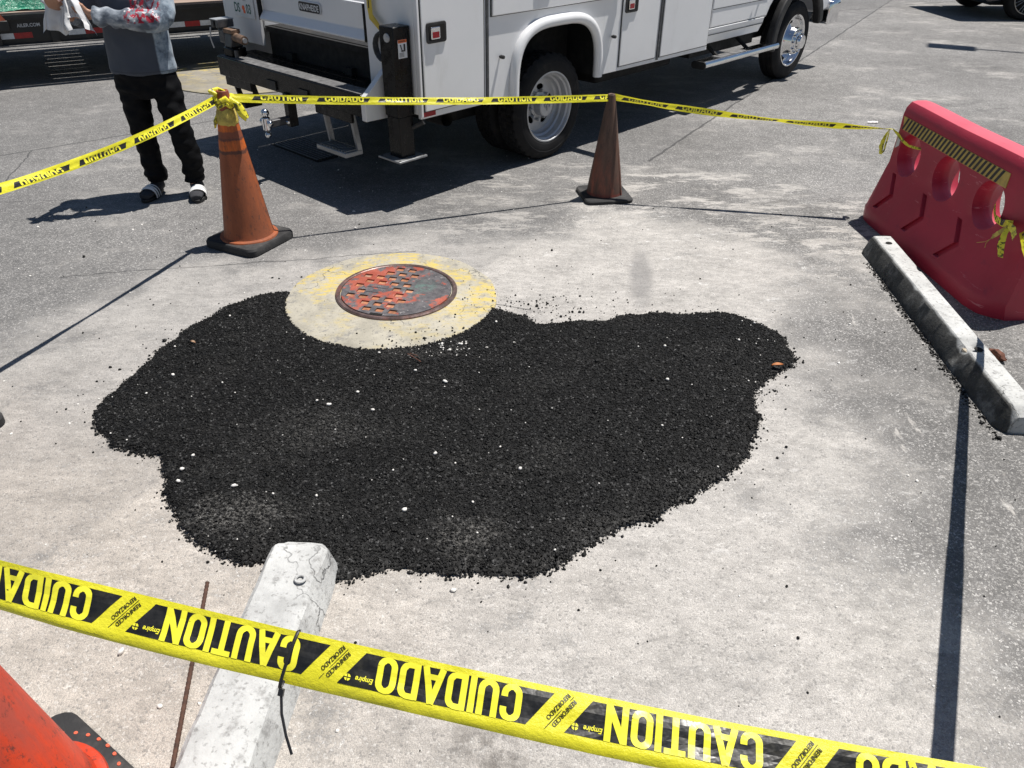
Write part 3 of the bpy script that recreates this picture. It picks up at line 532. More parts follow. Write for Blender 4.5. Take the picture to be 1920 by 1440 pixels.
def make_tape(name, label, path, across, width=.076, vr=(0, 1), u0=0.0, prof=None, detail=True, group='caution tape strung round the repair', wr=.003, sub=.02, parent=None, B=(.2, .82), per=.366, ul=.305, lw_=.234, singles=False, pv=(0, 1)):
    P = [Vector(p) for p in path]; seg = [0]
    for i in range(1, len(P)): seg.append(seg[-1]+(P[i]-P[i-1]).length)
    L = seg[-1]; A = [Vector(a).normalized() for a in across]
    def at(u):
        u = min(max(u, 0), L); i = 0
        while i < len(P)-2 and seg[i+1] < u: i += 1
        f = (u-seg[i])/max(seg[i+1]-seg[i], 1e-9); p = P[i].lerp(P[i+1], f); a = A[i].lerp(A[i+1], f).normalized(); t = (P[i+1]-P[i]).normalized(); return p, a, t.cross(a).normalized()
    wd = width*(vr[1]-vr[0])
    def S(u, v, eps=0.0):
        """v 0..1 over the whole printed width; folded-away part is clamped"""
        v = min(max(v, vr[0]), vr[1]) if eps == 0 else min(max(v, pv[0], vr[0]), pv[1], vr[1]); q = (v-vr[0])/(vr[1]-vr[0]); p, a, n_ = at(u); x, z = (prof(q, u) if prof else ((q-.5)*wd, 0))
        z += wr*mnoise.noise((u*6, q*2.5, 0.3)) + wr*.5*mnoise.noise((u*23, q*5, 1.7)); return p+a*x+n_*(z+eps)
    nu = max(6, int(L/sub)); o = MB().grid(lambda i, j: S(i*L, vr[0]+j*(vr[1]-vr[0])), nu, 9).build(name, 'tape_yellow', parent, angle=60, recalc=False)
    if label: tag(o, label, 'caution tape', group)
    blk = MB(); let = MB(); LET = []; B0, B1 = B; bh = (B1-B0); H = bh*width; slant = .74
    u = u0; word = 0; WORDS = ['CAUTION', 'CUIDADO']
    while u < L:
        s = WORDS[word % 2]; word += 1
        if u+ul+.06 > 0:
            def bq(i, j): v = B0+j*bh; return S(u+i*ul+slant*H*j, v, .0006)
            if u > -.25 and u+ul+slant*H < L+.25: blk.grid(bq, 22, 6)
            # letters
            x = u+.038+.012; tot = sum(letter(c)[0] for c in s)+.07*(len(s)-1); sc = lw_/tot; k = 0
            for c in s:
                lw, strokes = letter(c); tgt = MB() if singles else let
                if singles: LET.append(tgt)
                for stq in strokes:
                    q2 = []
                    for i in range(len(stq)-1):       # subdivide long strokes so that they follow the tape
                        for m_ in range(4): q2.append(tuple(stq[i][z]+(stq[i+1][z]-stq[i][z])*m_/4 for z in (0, 1)))
                    q2.append(stq[-1]); Q = stroke_quads(q2, TH); k += 1; o0 = len(tgt.v)
                    for a, b in Q:
                        for p in (a, b): tgt.v.append(tuple(S(x+p.x*sc, B0-.004+p.y*bh*1.01, .0011+.00003*k)))
                    for i in range(len(Q)-1): tgt.f.append((o0+2*i, o0+2*i+1, o0+2*i+3, o0+2*i+2))
                x += (lw+.07)*sc
            if detail:
                add_text(let, 'Empire', lambda a, b: S(u+.052+lw_+a+.2*b, B1-.185+b/width, .0012), .0115, bold=.02, sx=.92)
                cx, cy = u+.056+lw_+.040, B1-.135
                let.add([S(cx+.0055*math.cos(R(z*30)), cy+.0055*math.sin(R(z*30))/width, .0012) for z in range(12)], [tuple(range(12))])
                blk.add([S(cx-.007, cy-.0007/width, .0016), S(cx+.007, cy-.0007/width, .0016), S(cx+.007, cy+.0007/width, .0016), S(cx-.007, cy+.0007/width, .0016)], [(0,1,2,3)])
                blk.add([S(cx-.0007, cy-.007/width, .0016), S(cx+.0007, cy-.007/width, .0016), S(cx+.0007, cy+.007/width, .0016), S(cx-.0007, cy+.007/width, .0016)], [(0,1,2,3)])
                # slanted small print between the blocks
                gc = u+ul+(per-ul)/2; ca = 1/math.hypot(1, slant); e1 = (slant*ca, ca); e2 = (-ca, slant*ca)
                for kk, wd_ in enumerate(('REINFORCED', 'REFORZADO')):
                    of = (.0030, -.0105)[kk]; add_text(blk, wd_, lambda a, b: S(gc+(a+.002)*e1[0]+(b+of)*e2[0], B0+((a+.002)*e1[1]+(b+of)*e2[1])/width, .0012), .0100, bold=.02, sx=.88)
                c0 = gc; blk.add([S(c0-.0006, B0, .0012), S(c0+.0006, B0, .0012), S(c0+.0006+slant*H, B1, .0012), S(c0-.0006+slant*H, B1, .0012)], [(0,1,2,3)])
        u += per
    if blk.f: blk.build('black_print', 'tape_black', o, smooth=False, recalc=False)['kind'] = 'stuff'
    if let.f: let.build('lettering', 'tape_letter', o, smooth=False, recalc=False)['kind'] = 'stuff'
    for L_ in LET: L_.build('letter', 'tape_letter', o, smooth=False, recalc=False)
    return o
def sagline(a, b, sag, n=24): a, b = Vector(a), Vector(b); return [a.lerp(b, i/n)-Vector((0, 0, sag*4*(i/n)*(1-i/n))) for i in range(n+1)]
CAMP = Vector((0, 0, CAM_H))
# near tape: reads upside down from the camera, so it runs right to left with "up" towards the camera's down
pth = sagline((1.06, .53, .848), (-1.10, .945, .955), .050, 40)
acr = []
for i, p in enumerate(pth):
    view = (p-CAMP).normalized(); t = (pth[1]-pth[0]).normalized(); dn = view.cross(t).normalized(); dn = dn if dn.z < 0 else -dn
    f = i/40; tilt = R(-2+7*math.sin(f*5.0)+6*math.sin(f*17+1)-8*sstep(.3, 0, f)); acr.append(Matrix.Rotation(tilt, 3, t) @ dn)
def nprof(q, u):
    # v up in reading = image bottom; the last fifth is curled back under the strip
    W_ = .088; x = (q-.5)*W_; e = max(0, q-.80)/.20; c = max(0, .16-q)/.16*max(0, math.sin(u*3.1+.3)); return x-.004*e*e, -.012*e*e*(0.4+.6*math.sin(u*2.3)**2)-.006*c
near = make_tape('caution_tape', 'broad yellow caution tape crossing the foreground, printed text upside down', pth, acr, width=.088, u0=-.118, prof=nprof, wr=.0042, sub=.01, B=(.11, .72), singles=True, per=.376, ul=.314, lw_=.242)
# zip tie round the near tape
zt = thing('cable_tie', 'black cable tie looped around the near caution tape', 'cable tie', (0, 0, 0)); simple('nylon_black', (.014, .014, .015), .38, bump=.05)
ZC = pth[26].lerp(pth[27], .35); ZA = acr[27]; ZT = (pth[28]-pth[27]).normalized(); ZN = ZT.cross(ZA).normalized()
lp = []
for i in range(29):
    a = 2*math.pi*i/28; lp.append(ZC + ZA*(.047*math.cos(a)+.001) + ZN*(.011*math.sin(a)+.001) + ZT*(.006*math.cos(a)))
MB().tube(lp, [(.0028, .0012)]*29, 8, cap=False, upv=ZN).build('loop', 'nylon_black', zt)
hd = ZC+ZA*.052+ZN*.008; MB().obox(hd, ZT*.0045, ZA*.006, ZN*.004).build('lock_head', 'nylon_black', zt, bevel=.001)
MB().tube([hd, hd+ZA*.03+ZT*-.010+ZN*.006, hd+ZA*.058+ZT*-.026+ZN*.012, hd+ZA*.082+ZT*-.042+ZN*.014], [(.0024, .001)]*4, 8, upv=ZN).build('tail', 'nylon_black', zt)

# tape from the tall cone to the short cone (folded over lengthwise), short cone to barrier, tall cone to the left cone, barrier to the cone beside the camera
def facing(P, tilt, flip=False):
    out = []
    for i, p in enumerate(P):
        t = (P[min(i+1, len(P)-1)]-P[max(i-1, 0)]).normalized(); v = (p-CAMP).normalized(); a = v.cross(t).normalized(); a = a if (a.z > 0) != flip else -a
        f = i/(len(P)-1); tl = tilt(f) if callable(tilt) else tilt; out.append(Matrix.Rotation(R(tl), 3, t) @ a)
    return out
P1 = sagline((-1.63, 4.545, .872), (.64, 5.41, .692), .020, 40)
make_tape('caution_tape', 'yellow caution tape stretched in front of the truck between two cones', P1, facing(P1, lambda f: -18+8*math.sin(f*9)), vr=(.0, .62), u0=.12, detail=False, wr=.003, pv=(0, .50))
P2 = sagline((.672, 5.42, .695), (2.462, 5.105, .585), .03, 30)
make_tape('caution_tape', 'twisted yellow caution tape from the short cone to the red barrier', P2, facing(P2, lambda f: 20+45*f+20*math.sin(f*14)), vr=(.06, .66), u0=.05, detail=False, wr=.004, pv=(0, .50))
P3 = sagline((-2.30, 2.565, .90), (-1.69, 4.53, .872), .06, 36)
make_tape('caution_tape', 'yellow caution tape running in front of the standing person', P3[::-1], facing(P3[::-1], lambda f: -8+26*f+14*math.sin(f*11), True), vr=(.0, .60), u0=.03, detail=False, wr=.004, pv=(0, .50))
P4 = [Vector((2.60, 3.70, .47))]+sagline((2.45, 3.42, .50), (1.06, .56, .90), .03, 35)
make_tape('caution_tape', 'yellow caution tape tied to the right end of the barrier', P4, [(.90, -.42, .10+.12*math.sin(i*.5)+1.1*max(0, 1-i/20)) for i in range(37)], width=.060, u0=.05, detail=False, wr=.003)
# knots and loose ends of tape round the tall cone
def crumple(pts, rad, name, parent, seed, amp=.5, n=14):
    mb = MB(); pts = [Vector(p) for p in pts]; mb.tube(pts, rad, n)
    V = []
    for v in mb.v: v = Vector(v); k = Vector((mnoise.noise(v*60+Vector((seed, 0, 0))), mnoise.noise(v*60+Vector((0, seed, 3))), mnoise.noise(v*60+Vector((5, 0, seed))))); V.append(tuple(v+k*.012*amp))
    mb.v = V; return mb.build(name, 'tape_knot', parent, angle=22)
t = NT('tape_knot'); vv = t.mr(t.noise(26, 5, .7, dist=.6), .54, .58); t.col(t.mix(t.math('MULTIPLY', vv, .9), (.78, .70, .04), (.04, .04, .01))); t.rough(.4); t.bump(t.noise(70, 4), .5, .006); MATS['tape_knot'] = t.done()
t = NT('tape_dirty'); vv = t.mr(t.noise(20, 6, .75), .42, .62); t.col(t.mix(t.math('MULTIPLY', vv, .7), (.60, .47, .10), (.25, .19, .05))); t.rough(.7); t.bump(t.noise(60, 4), .5, .006); MATS['tape_dirty'] = t.done()
kn = thing('tape_knot', 'crumpled yellow tape bundle wrapped around the top of the tall cone', 'caution tape', (-1.66, 4.53, 0), 0, 'caution tape strung round the repair')
ring = [Vector((.043*math.cos(a*.5236), .043*math.sin(a*.5236), .868+.014*math.sin(a*2.1))) for a in range(13)]
crumple(ring, .017, 'wrapped_turns', kn, 1); crumple([Vector((p.x*1.05, p.y*1.05, p.z-.025)) for p in ring], .013, 'wrapped_turns', kn, 4)
crumple([(-.02, -.03, .895), (-.055, -.02, .912), (-.03, .02, .916), (.02, .0, .908)], [.012, .017, .014, .008], 'loose_end', kn, 7)
crumple([(.045, -.02, .868), (.085, -.03, .845), (.105, -.035, .80), (.125, -.035, .77)], [.016, .022, .026, .016], 'loose_end', kn, 9, 1.0)
crumple([(-.045, -.02, .79), (-.062, -.03, .755), (-.068, -.03, .715)], [.008, .014, .008], 'loose_end', kn, 12, .8)
f = lambda z: .148+(.034-.148)*(z-.085)/(.83)+.004
mb = MB().lathe([(f(.735)-.003, .735), (f(.74), .742), (f(.78)+.003, .78), (f(.815), .812), (f(.82)-.003, .818)], 40); mb.v = [tuple(Vector(v)+Vector((0, 0, .014*mnoise.noise((v[0]*40, v[1]*40, v[2]*4))))) for v in mb.v]; mb.build('grimy_band', 'tape_dirty', kn, angle=60)

# ================================================================ RED PLASTIC BARRIER
def barrier_mat():
    t = NT('barrier_plastic'); z = t.sep()[2]; n1 = t.noise(3, 5, .6)
    c = t.ramp(n1, [(.3, (.35, .020, .044)), (.7, (.45, .030, .060))])
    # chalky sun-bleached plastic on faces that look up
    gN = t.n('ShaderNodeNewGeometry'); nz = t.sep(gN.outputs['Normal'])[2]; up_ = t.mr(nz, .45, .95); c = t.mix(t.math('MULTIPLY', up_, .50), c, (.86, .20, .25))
    sc = t.noise(5, 6, .75, t.vec(None, (1, 1, 6), (.5, .3, 0))); c = t.mix(t.math('MULTIPLY', t.mr(sc, .62, .70), .5), c, (.72, .30, .33))
    c = t.mix(t.math('MULTIPLY', t.mr(t.noise(9, 6, .7, t.vec(None, (1, 5, 1))), .58, .72), .4), c, (.20, .02, .05))
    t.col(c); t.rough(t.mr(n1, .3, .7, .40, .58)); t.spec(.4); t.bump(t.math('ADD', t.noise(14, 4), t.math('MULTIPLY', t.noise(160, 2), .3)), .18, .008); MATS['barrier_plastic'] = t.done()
barrier_mat()
bar = thing('barrier', 'red plastic water-filled barrier with three holes and striped label', 'barrier', (2.386, 4.981, 0), math.atan2(-.998, .069))
# local x along the barrier (towards the camera), local -y ... the side facing the repair is -y (world -x)
Wd = .41; SL, SR = -.115, 1.40
def bprof(k=1.0):   # (depth from front face, z)
    h = [(0.004, .0), (0.0, .02), (0.0, .085), (.012, .105), (.092, .345), (.104, .385), (.112, .60), (.110, .69), (.118, .735), (.142, .768), (.175, .776)]
    return h + [(Wd-a, b) for a, b in h[::-1]]
rs = []
XS = [SL, SL+.010, SL+.035, SL+.09] + [SL+.09+(SR-SL-.18)*i/14 for i in range(1, 14)] + [SR-.09, SR-.035, SR-.010, SR]
for x in XS:
    e = min(x-SL, SR-x); ins = .030*(1-sstep(0, .04, e)); ring = []
    for d, z in bprof():
        lowc = (1-sstep(.0, .30, z))*(.09 if x > .7 else .03)*(1-sstep(0, .13, e))     # lower corners are cut back
        dd = d+(ins+lowc)*(1 if d < Wd/2 else -1); zz = z-(ins*.9 if z > .6 else 0); zz -= .005*math.exp(-((x-.5)/.3)**2)*(z > .7) 
        ring.append((x, dd, zz))
    rs.append(ring)
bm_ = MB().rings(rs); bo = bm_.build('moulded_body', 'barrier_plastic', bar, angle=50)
cut = MB()
for hx in (.115, .555, .985): cut.lathe([(.0005, -.02), (.17, -.02), (.130, .105), (.118, .15), (.114, .19), (.126, .21), (.182, .305), (.225, Wd+.02), (.0005, Wd+.02)], 40, (hx, 0, .485), 'Y')
co_ = obj('cut', cut.mesh('cut', 'barrier_plastic'))
ch = MB()
for cx in (.10, .49, .88):
    for sgn in (-1, 1):
        for y0 in (-.02,):
            # recessed arrow arms, cut into the sloping skirt
            P = [(cx-.080, .23+sgn*.115), (cx-.030, .23+sgn*.115), (cx+.065, .23), (cx+.015, .23)]
            front = [(x, (.012+(z-.105)*(.08/.24))-.06, z) for x, z in P]; back = [(x, (.012+(z-.105)*(.08/.24))+.024, z) for x, z in P]
            ch.add(front+back, [(0,1,2,3),(7,6,5,4),(0,4,5,1),(1,5,6,2),(2,6,7,3),(3,7,4,0)])
cp = obj('cutc', ch.mesh('cutc', 'barrier_plastic'))
for c_ in (co_, cp):
    c_.parent = bar; m = bo.modifiers.new('b', 'BOOLEAN'); m.operation = 'DIFFERENCE'; m.object = c_; m.solver = 'EXACT'; m.use_self = True
bpy.context.view_layer.update(); me = eval_mesh(bo); bo.modifiers.clear(); bo.data = me; me.shade_smooth(); me.set_sharp_from_angle(angle=R(40))
for c_ in (co_, cp): bpy.data.objects.remove(c_)
bo_be = bo.modifiers.new('bv', 'BEVEL'); bo_be.width = .006; bo_be.segments = 2; bo_be.limit_method = 'ANGLE'; bo_be.angle_limit = R(38)
# striped label strip let into the front
simple('label_yellow', (.50, .36, .09), .6, 0, .2, 20, (.2, .12, .06), .5); simple('label_black', (.02, .017, .018), .55); simple('label_white', (.62, .60, .60), .6, 0, .1, 20, (.3, .25, .25), .4)
def on_front(x, z, e): return (x, .1115-e+(.0 if z < .69 else (z-.69)*.1), z)
lb = MB(); LX0, LX1, LZ0, LZ1 = .0, 1.07, .612, .684
lb.add([on_front(LX0-.03, LZ0-.006, .004), on_front(LX1, LZ0-.006, .004), on_front(LX1, LZ1, .004), on_front(LX0-.06, LZ1, .004), on_front(LX0-.03, LZ0-.006, -.006), on_front(LX1, LZ0-.006, -.006), on_front(LX1, LZ1, -.006), on_front(LX0-.06, LZ1, -.006)], [(0,1,2,3),(4,7,6,5),(0,4,5,1),(1,5,6,2),(2,6,7,3),(3,7,4,0)])
sl_ = lb.build('striped_label', 'label_yellow', bar, smooth=False)
for i in range(26):
    x = LX0-.05+i*.0405
    MB().add([on_front(x, LZ0-.004, .0052), on_front(x+.021, LZ0-.004, .0052), on_front(x+.021+.045, LZ1-.001, .0052), on_front(x+.045, LZ1-.001, .0052)], [(0,1,2,3)]).build('black_stripe', 'label_black', sl_, smooth=False)
lw = MB(); lw.add([on_front(-.068, .462, .003), on_front(-.028, .462, .003), on_front(-.028, .555, .003), on_front(-.068, .555, .003)], [(0,1,2,3)]).build('white_sticker', 'label_white', bar, smooth=False)
MB().lathe([(.0005, .0), (.034, 0), (.038, .003), (.040, 0)], 24, (1.08, .205, .7775)).build('fill_cap', simple('cap_brown', (.28, .16, .04), .6, 0, .3, 40), bar)
# tape tied through the end holes of the barrier
def ribbon(name, pts, acr_, parent, w_=.05, mat='tape_yellow', n=20):
    pts = [Vector(p) for p in pts]; acr_ = [Vector(a).normalized() for a in acr_]
    def fn(i, j):
        q = i*(len(pts)-1); k = min(int(q), len(pts)-2); f = q-k; p = pts[k].lerp(pts[k+1], f); a = acr_[k].lerp(acr_[k+1], f); ww = w_[k]*(1-f)+w_[k+1]*f if isinstance(w_, (list, tuple)) else w_
        return p+a*(j-.5)*ww+Vector((0, -1, 0))*.004*mnoise.noise((i*9, j*4, len(pts)))+Vector((0, 0, 1))*.003*mnoise.noise((i*13, j*2, 3))
    return MB().grid(fn, n, 6).build(name, mat, parent, angle=60, recalc=False)
k1 = thing('tape_knot', 'short tape end tied through the far hole of the barrier', 'caution tape', bar.location, bar.rotation_euler.z, 'caution tape strung round the repair')
ribbon('tied_strip', [(-.118, .09, .585), (-.06, .095, .572), (.03, .096, .548), (.10, .10, .54), (.17, .12, .545), (.20, .16, .55)], [(0, .2, 1)]*6, k1, [.006, .020, .018, .014, .016, .016], 'tape_knot')
ribbon('hanging_end', [(-.125, .07, .58), (-.145, .065, .53), (-.15, .06, .47), (-.14, .065, .415)], [(1, .2, .2)]*4, k1, [.006, .030, .045, .03], 'tape_knot'); ribbon('hanging_end', [(-.125, .075, .58), (-.118, .07, .52), (-.12, .07, .44), (-.14, .067, .415)], [(1, .2, .2)]*4, k1, [.006, .014, .016, .012], 'tape_knot')
k2_ = thing('tape_knot', 'yellow tape tied with frayed ends through the near hole of the barrier', 'caution tape', bar.location, bar.rotation_euler.z, 'caution tape strung round the repair')
kt = make_tape('tied_strip', None, [(.985, .15, .475), (1.09, .098, .452), (1.17, .085, .455), (1.265, .072, .488)], [(.1, -.1, 1), (0, -.2, 1), (0, -.2, 1), (0, -.2, 1)], width=.062, vr=(.1, .75), detail=False, u0=-.1, parent=k2_); 
ribbon('frayed_end', [(1.265, .06, .49), (1.245, .045, .45), (1.215, .04, .41), (1.195, .04, .38)], [(1, .3, .1)]*4, k2_, [.010, .026, .030, .010], 'tape_dirty')
ribbon('loose_end', [(1.27, .055, .49), (1.285, .03, .44), (1.305, .02, .39), (1.34, .015, .34)], [(1, .3, .2)]*4, k2_, [.012, .034, .042, .03], 'tape_knot'); ribbon('loose_end', [(1.265, .055, .49), (1.30, .03, .495), (1.35, .02, .49), (1.40, .0, .475)], [(.2, .1, 1)]*4, k2_, [.012, .03, .04, .04], 'tape_knot'); crumple([(1.255, .06, .482), (1.268, .05, .49), (1.28, .055, .495)], [.008, .015, .008], 'knot', k2_, 21)
MB().tube([(1.195, .039, .38), (1.17, .03, .352), (1.14, .03, .337), (1.11, .03, .322)], .0012, 5).build('thread', 'tape_dirty', k2_); MB().tube([(1.19, .034, .372), (1.18, .03, .345), (1.185, .03, .325)], .0012, 5).build('thread', 'tape_dirty', k2_)

# ================================================================ SMALL LITTER
PEB = [((-.304, 2.902), .011, 'pale oblong pebble on the black repair, nearest its middle'), ((-.598, 2.686), .008, 'pale pebble on the repair, left of the middle one'), ((-.686, 2.819), .009, 'pale round pebble on the repair below the manhole cover'), ((.035, 2.301), .008, 'white pebble on the lower middle of the repair'), ((-1.163, 1.463), .013, 'grey pebble on dusty ground above the near tape, left side'),
       ((-.185, 1.715), .010, 'white chip just below the bottom edge of the repair'), ((-.979, 1.286), .007, 'white chip between the red cone and the rusty rod'), ((-1.258, 2.361), .010, 'white stone on the left lobe edge of the repair'), ((-1.271, 2.28), .009, 'white stone, second down at the left notch of the repair'), ((-1.264, 2.215), .009, 'white stone, third down at the left notch of the repair'), ((.712, 2.943), .008, 'small white stone on the right half of the repair'), ((-.789, 2.715), .008, 'white stone pair leader on the left half of the repair')]
for (x, y), r, lab in PEB:
    i, j = int((x-gx[0])/GS+.5), int((y-gy[0])/GS+.5); z = HH[i, j]+.003 if (0 <= i < len(gx) and 0 <= j < len(gy) and keep[i, j]) else 0
    me = stones('pebble', np.array([(0, 0, r*.45)]), np.array([r]), 'white_stone', ICO_V, ICO_F, .1, .75); me.shade_smooth(); o = obj('pebble', me); o.location = (x, y, z); tag(o, lab, 'pebble', 'pale pebbles lying about')
def leaf(label, loc, rz, L, W_, mat):
    mb = MB().grid(lambda i, j: ((i-.5)*L, (j-.5)*W_*math.sin(math.pi*min(1, max(0, .04+i*.92)))**.8, .004+.006*abs(j-.5)*2+.004*math.sin(i*3)), 12, 6); o = mb.build('leaf', mat, None, recalc=False); o.location = loc; o.rotation_euler.z = rz; tag(o, label, 'leaf', 'dry leaves')
simple('leaf_orange', (.46, .17, .05), .7, 0, .3, 60); simple('leaf_brown', (.13, .05, .03), .85, 0, .5, 50, bump=.5); simple('leaf_tan', (.48, .33, .22), .75, 0, .2, 60)
leaf('dry orange leaf on the right edge of the repair', (1.25, 3.067, .032), .1, .055, .022, 'leaf_orange'); leaf('pale tan leaf on the left lobe of the repair', (-1.556, 3.216, .034), -.5, .035, .014, 'leaf_tan')
mb = crumple([(0, 0, .02), (.02, -.02, .028), (.04, -.05, .02), (.05, -.08, .018)], [.012, .022, .022, .008], 'leaf', None, 31, 1.2); mb.data.materials[0] = MATS['leaf_brown']; mb.location = (2.335, 3.235, 0); tag(mb, 'curled brown leaf behind the mildewed wheel stop', 'leaf', 'dry leaves')
tw = MB().tube([(-.50, 3.13, .04), (-.47, 3.10, .042), (-.43, 3.06, .04)], .002, 6); tw.tube([(-.49, 3.135, .04), (-.45, 3.11, .042)], .0016, 6); tag(tw.build('twig', 'leaf_brown'), 'thin brown twig on the repair below the manhole collar', 'twig')
sp = MB().grid(lambda i, j: (3.40+.10*(i-.5)+.02*j, 7.49+.05*(j-.5), .006+.012*abs(mnoise.noise((i*3, j*3, 1)))), 8, 6).build('paper_scrap', 'label_white', None, recalc=False); tag(sp, 'white paper scrap lying on the asphalt behind the barrier', 'paper scrap')
# ================================================================ WHITE SERVICE TRUCK
def paint_mat():
    t = NT('truck_white'); n1 = t.noise(1.6, 5, .6); c = t.ramp(n1, [(.3, (.76, .77, .785)), (.7, (.82, .825, .835))])
    c = t.mix(t.math('MULTIPLY', t.mr(t.noise(5, 6, .7, t.vec(None, (1, 1, .35))), .55, .78), .22), c, (.42, .40, .37))
    z = t.sep()[2]; c = t.mix(t.math('MULTIPLY', t.math('MULTIPLY', t.mr(z, .55, .85, 1, 0), t.mr(t.noise(3, 5, .7), .35, .7)), .18), c, (.40, .37, .33))
    c = t.mix(t.math('MULTIPLY', t.mr(t.noise(16, 5, .8, t.vec(None, (.35, 1, 3))), .70, .73), .5), c, (.35, .34, .34))
    t.col(c); t.rough(.30); t.b.inputs['Coat Weight'].default_value = .4; t.b.inputs['Coat Roughness'].default_value = .1; t.bump(t.noise(5, 3), .03, .01); MATS['truck_white'] = t.done()
paint_mat()
simple('gasket', (.055, .058, .062), .7, 0, .3, 30, (.22, .22, .22), .4); simple('black_plastic', (.018, .018, .019), .55, 0, .3, 12, (.07, .07, .07), .4)
simple('black_paint', (.006, .006, .0065), .28, 0, .3, 8, (.013, .012, .012), .3, .05, spec=.25); simple('black_frame', (.006, .006, .0065), .8, 0, .4, 10, (.04, .035, .03), .5)
simple('tread_paint', (.11, .11, .112), .75, 0, .4, 22, (.24, .24, .24), .6, .8, 130); simple('steel_grey', (.46, .47, .485), .36, .4, .12, 10, (.2, .2, .2), .3); simple('chrome', (.80, .81, .83), .09, 1.0, .05, 8, bump=.02)
simple('cast_grey', (.12, .12, .125), .5, .6, .3, 20, (.05, .05, .05), .5); simple('alu_step', (.30, .31, .32), .45, .6, .2, 12); simple('red_reflector', (.28, .010, .016), .18, 0, .2, 90, bump=.3, bscale=260)
simple('tyre', (.012, .012, .013), .78, 0, .35, 8, (.055, .052, .047), .5, .3, 120, spec=.25); simple('yellow_paint', (.62, .45, .05), .45, 0, .15, 10, (.3, .2, .05), .4); simple('vise_rust', (.20, .13, .09), .6, .4, .4, 25, (.07, .05, .04), .6)
simple('glass_dark', (.015, .018, .02), .04, 0, .1, 2, bump=0, spec=.6); simple('plate_white', (.70, .71, .72), .4, 0, .08, 10); simple('plate_green', (.02, .11, .09), .4); simple('plate_orange', (.80, .12, .03), .4); simple('sticker_orange', (.80, .17, .04), .5)
tr = thing('service_truck', 'white utility service truck with black rear bumper and dual rear wheels', 'truck', (.25, 6.19, 0), math.atan2(.7337, .6795))
S0, S1, YL, ZT = -1.286, 2.312, 2.38, 1.46          # rear end, front end of the body, its width, top of its compartments
# --- side panels with wheel arch
AC, AH, AT = .10, .495, 1.045
def arch(h, top, n=26, bot=.575):
    return [(AC+h*(-math.copysign(abs(math.cos(math.pi*i/n))**.62, math.cos(math.pi*i/n))), bot+(top-bot)*abs(math.sin(math.pi*i/n))**.62) for i in range(n+1)]
for nm, y0, y1 in (('right', 0.0, .03), ('left', YL-.03, YL)):
    P = [(S0, .575), *arch(AH, AT), (S1, .562), (S1, ZT), (S0, ZT)]
    MB().prism(P, 'Y', y0, y1).build('side_panel', 'truck_white', tr, bevel=.004)
MB().box(S0+.003, S1-.003, .032, .50, ZT-.03, ZT-.002).build('compartment_top', 'truck_white', tr); MB().box(S0+.003, S1-.003, YL-.50, YL-.032, ZT-.03, ZT-.002).build('compartment_top', 'truck_white', tr)
MB().box(S0+.06, S1-.003, .47, .50, .92, ZT-.032).build('bed_wall', 'truck_white', tr); MB().box(S0+.06, S1-.003, YL-.50, YL-.47, .92, ZT-.032).build('bed_wall', 'truck_white', tr)
MB().box(S0+.05, S1, .505, YL-.505, .90, .94).build('bed_floor', 'black_frame', tr); MB().box(S1-.04, S1-.004, .505, YL-.505, .945, 1.75).build('bulkhead', 'truck_white', tr)
for y0, y1 in ((.12, .17), (YL-.17, YL-.12)):   # floors and inner walls of the compartments, seen as dark arch lining
    MB().box(S0+.05, AC-AH-.02, .035, .5, .56, .58).build('compartment_floor', 'black_frame', tr) if y0 < 1 else None
MB().box(AC-AH-.02, AC+AH+.02, .33, .36, .55, 1.10).build('arch_lining', 'black_frame', tr); MB().box(AC-AH-.04, AC+AH+.04, .033, .5, 1.062, 1.085).build('arch_lining', 'black_frame', tr)
MB().box(AC-AH-.045, AC-AH-.022, .034, .5, .575, 1.06).build('arch_lining', 'black_frame', tr); MB().box(AC+AH+.022, AC+AH+.045, .034, .5, .575, 1.06).build('arch_lining', 'black_frame', tr)
MB().box(AC+AH+.05, S1-.05, .035, .5, .565, .585).build('compartment_floor', 'black_frame', tr)
# --- fender lip
lip = arch(AH+.004, AT+.006); MB().tube([(x, -.018, z) for x, z in lip], [(.040, .036)]*len(lip), 14, upv=(0, 1, 0)).build('fender_lip', 'truck_white', tr)
# --- side doors, each with gasket and latch
def latch(par, s, z, y=-.012):
    l = MB().prism(rrect(s-.085, s+.085, z-.062, z+.062, .018), 'Y', y-.010, y).build('latch', 'black_plastic', par, bevel=.003)
    MB().prism(rrect(s-.068, s+.070, z-.046, z+.046, .012), 'Y', y-.0115, y-.0105).build('recess', 'dark_hole', l); MB().prism(rrect(s-.055, s+.022, z-.038, z+.034, .008), 'Y', y-.020, y-.012).build('paddle', 'chrome', l, bevel=.003)
    MB().prism(rrect(s-.045, s+.012, z-.030, z+.006, .004), 'Y', y-.0212, y-.0203).build('red_mark', 'red_reflector', l)
def side_door(s0, s1, z0, z1, lat=None, proud=.012):
    d = MB().box(s0, s1, -proud, -.0005, z0, z1).build('compartment_door', 'truck_white', tr, bevel=.005)
    MB().box(s0-.012, s1+.012, -.0045, -.001, z0-.006, z1+.006).build('door_seal', 'gasket', d)
    if lat: latch(d, *lat, y=-proud)
side_door(S0+.035, -.700, .622, 1.42, (-1.135, 1.10)); side_door(.900, 1.425, .608, 1.42, (1.005, 1.075)); side_door(1.505, S1-.02, .605, 1.42)
side_door(-.615, .80, 1.142, 1.42, (-.1, 1.28), .017)
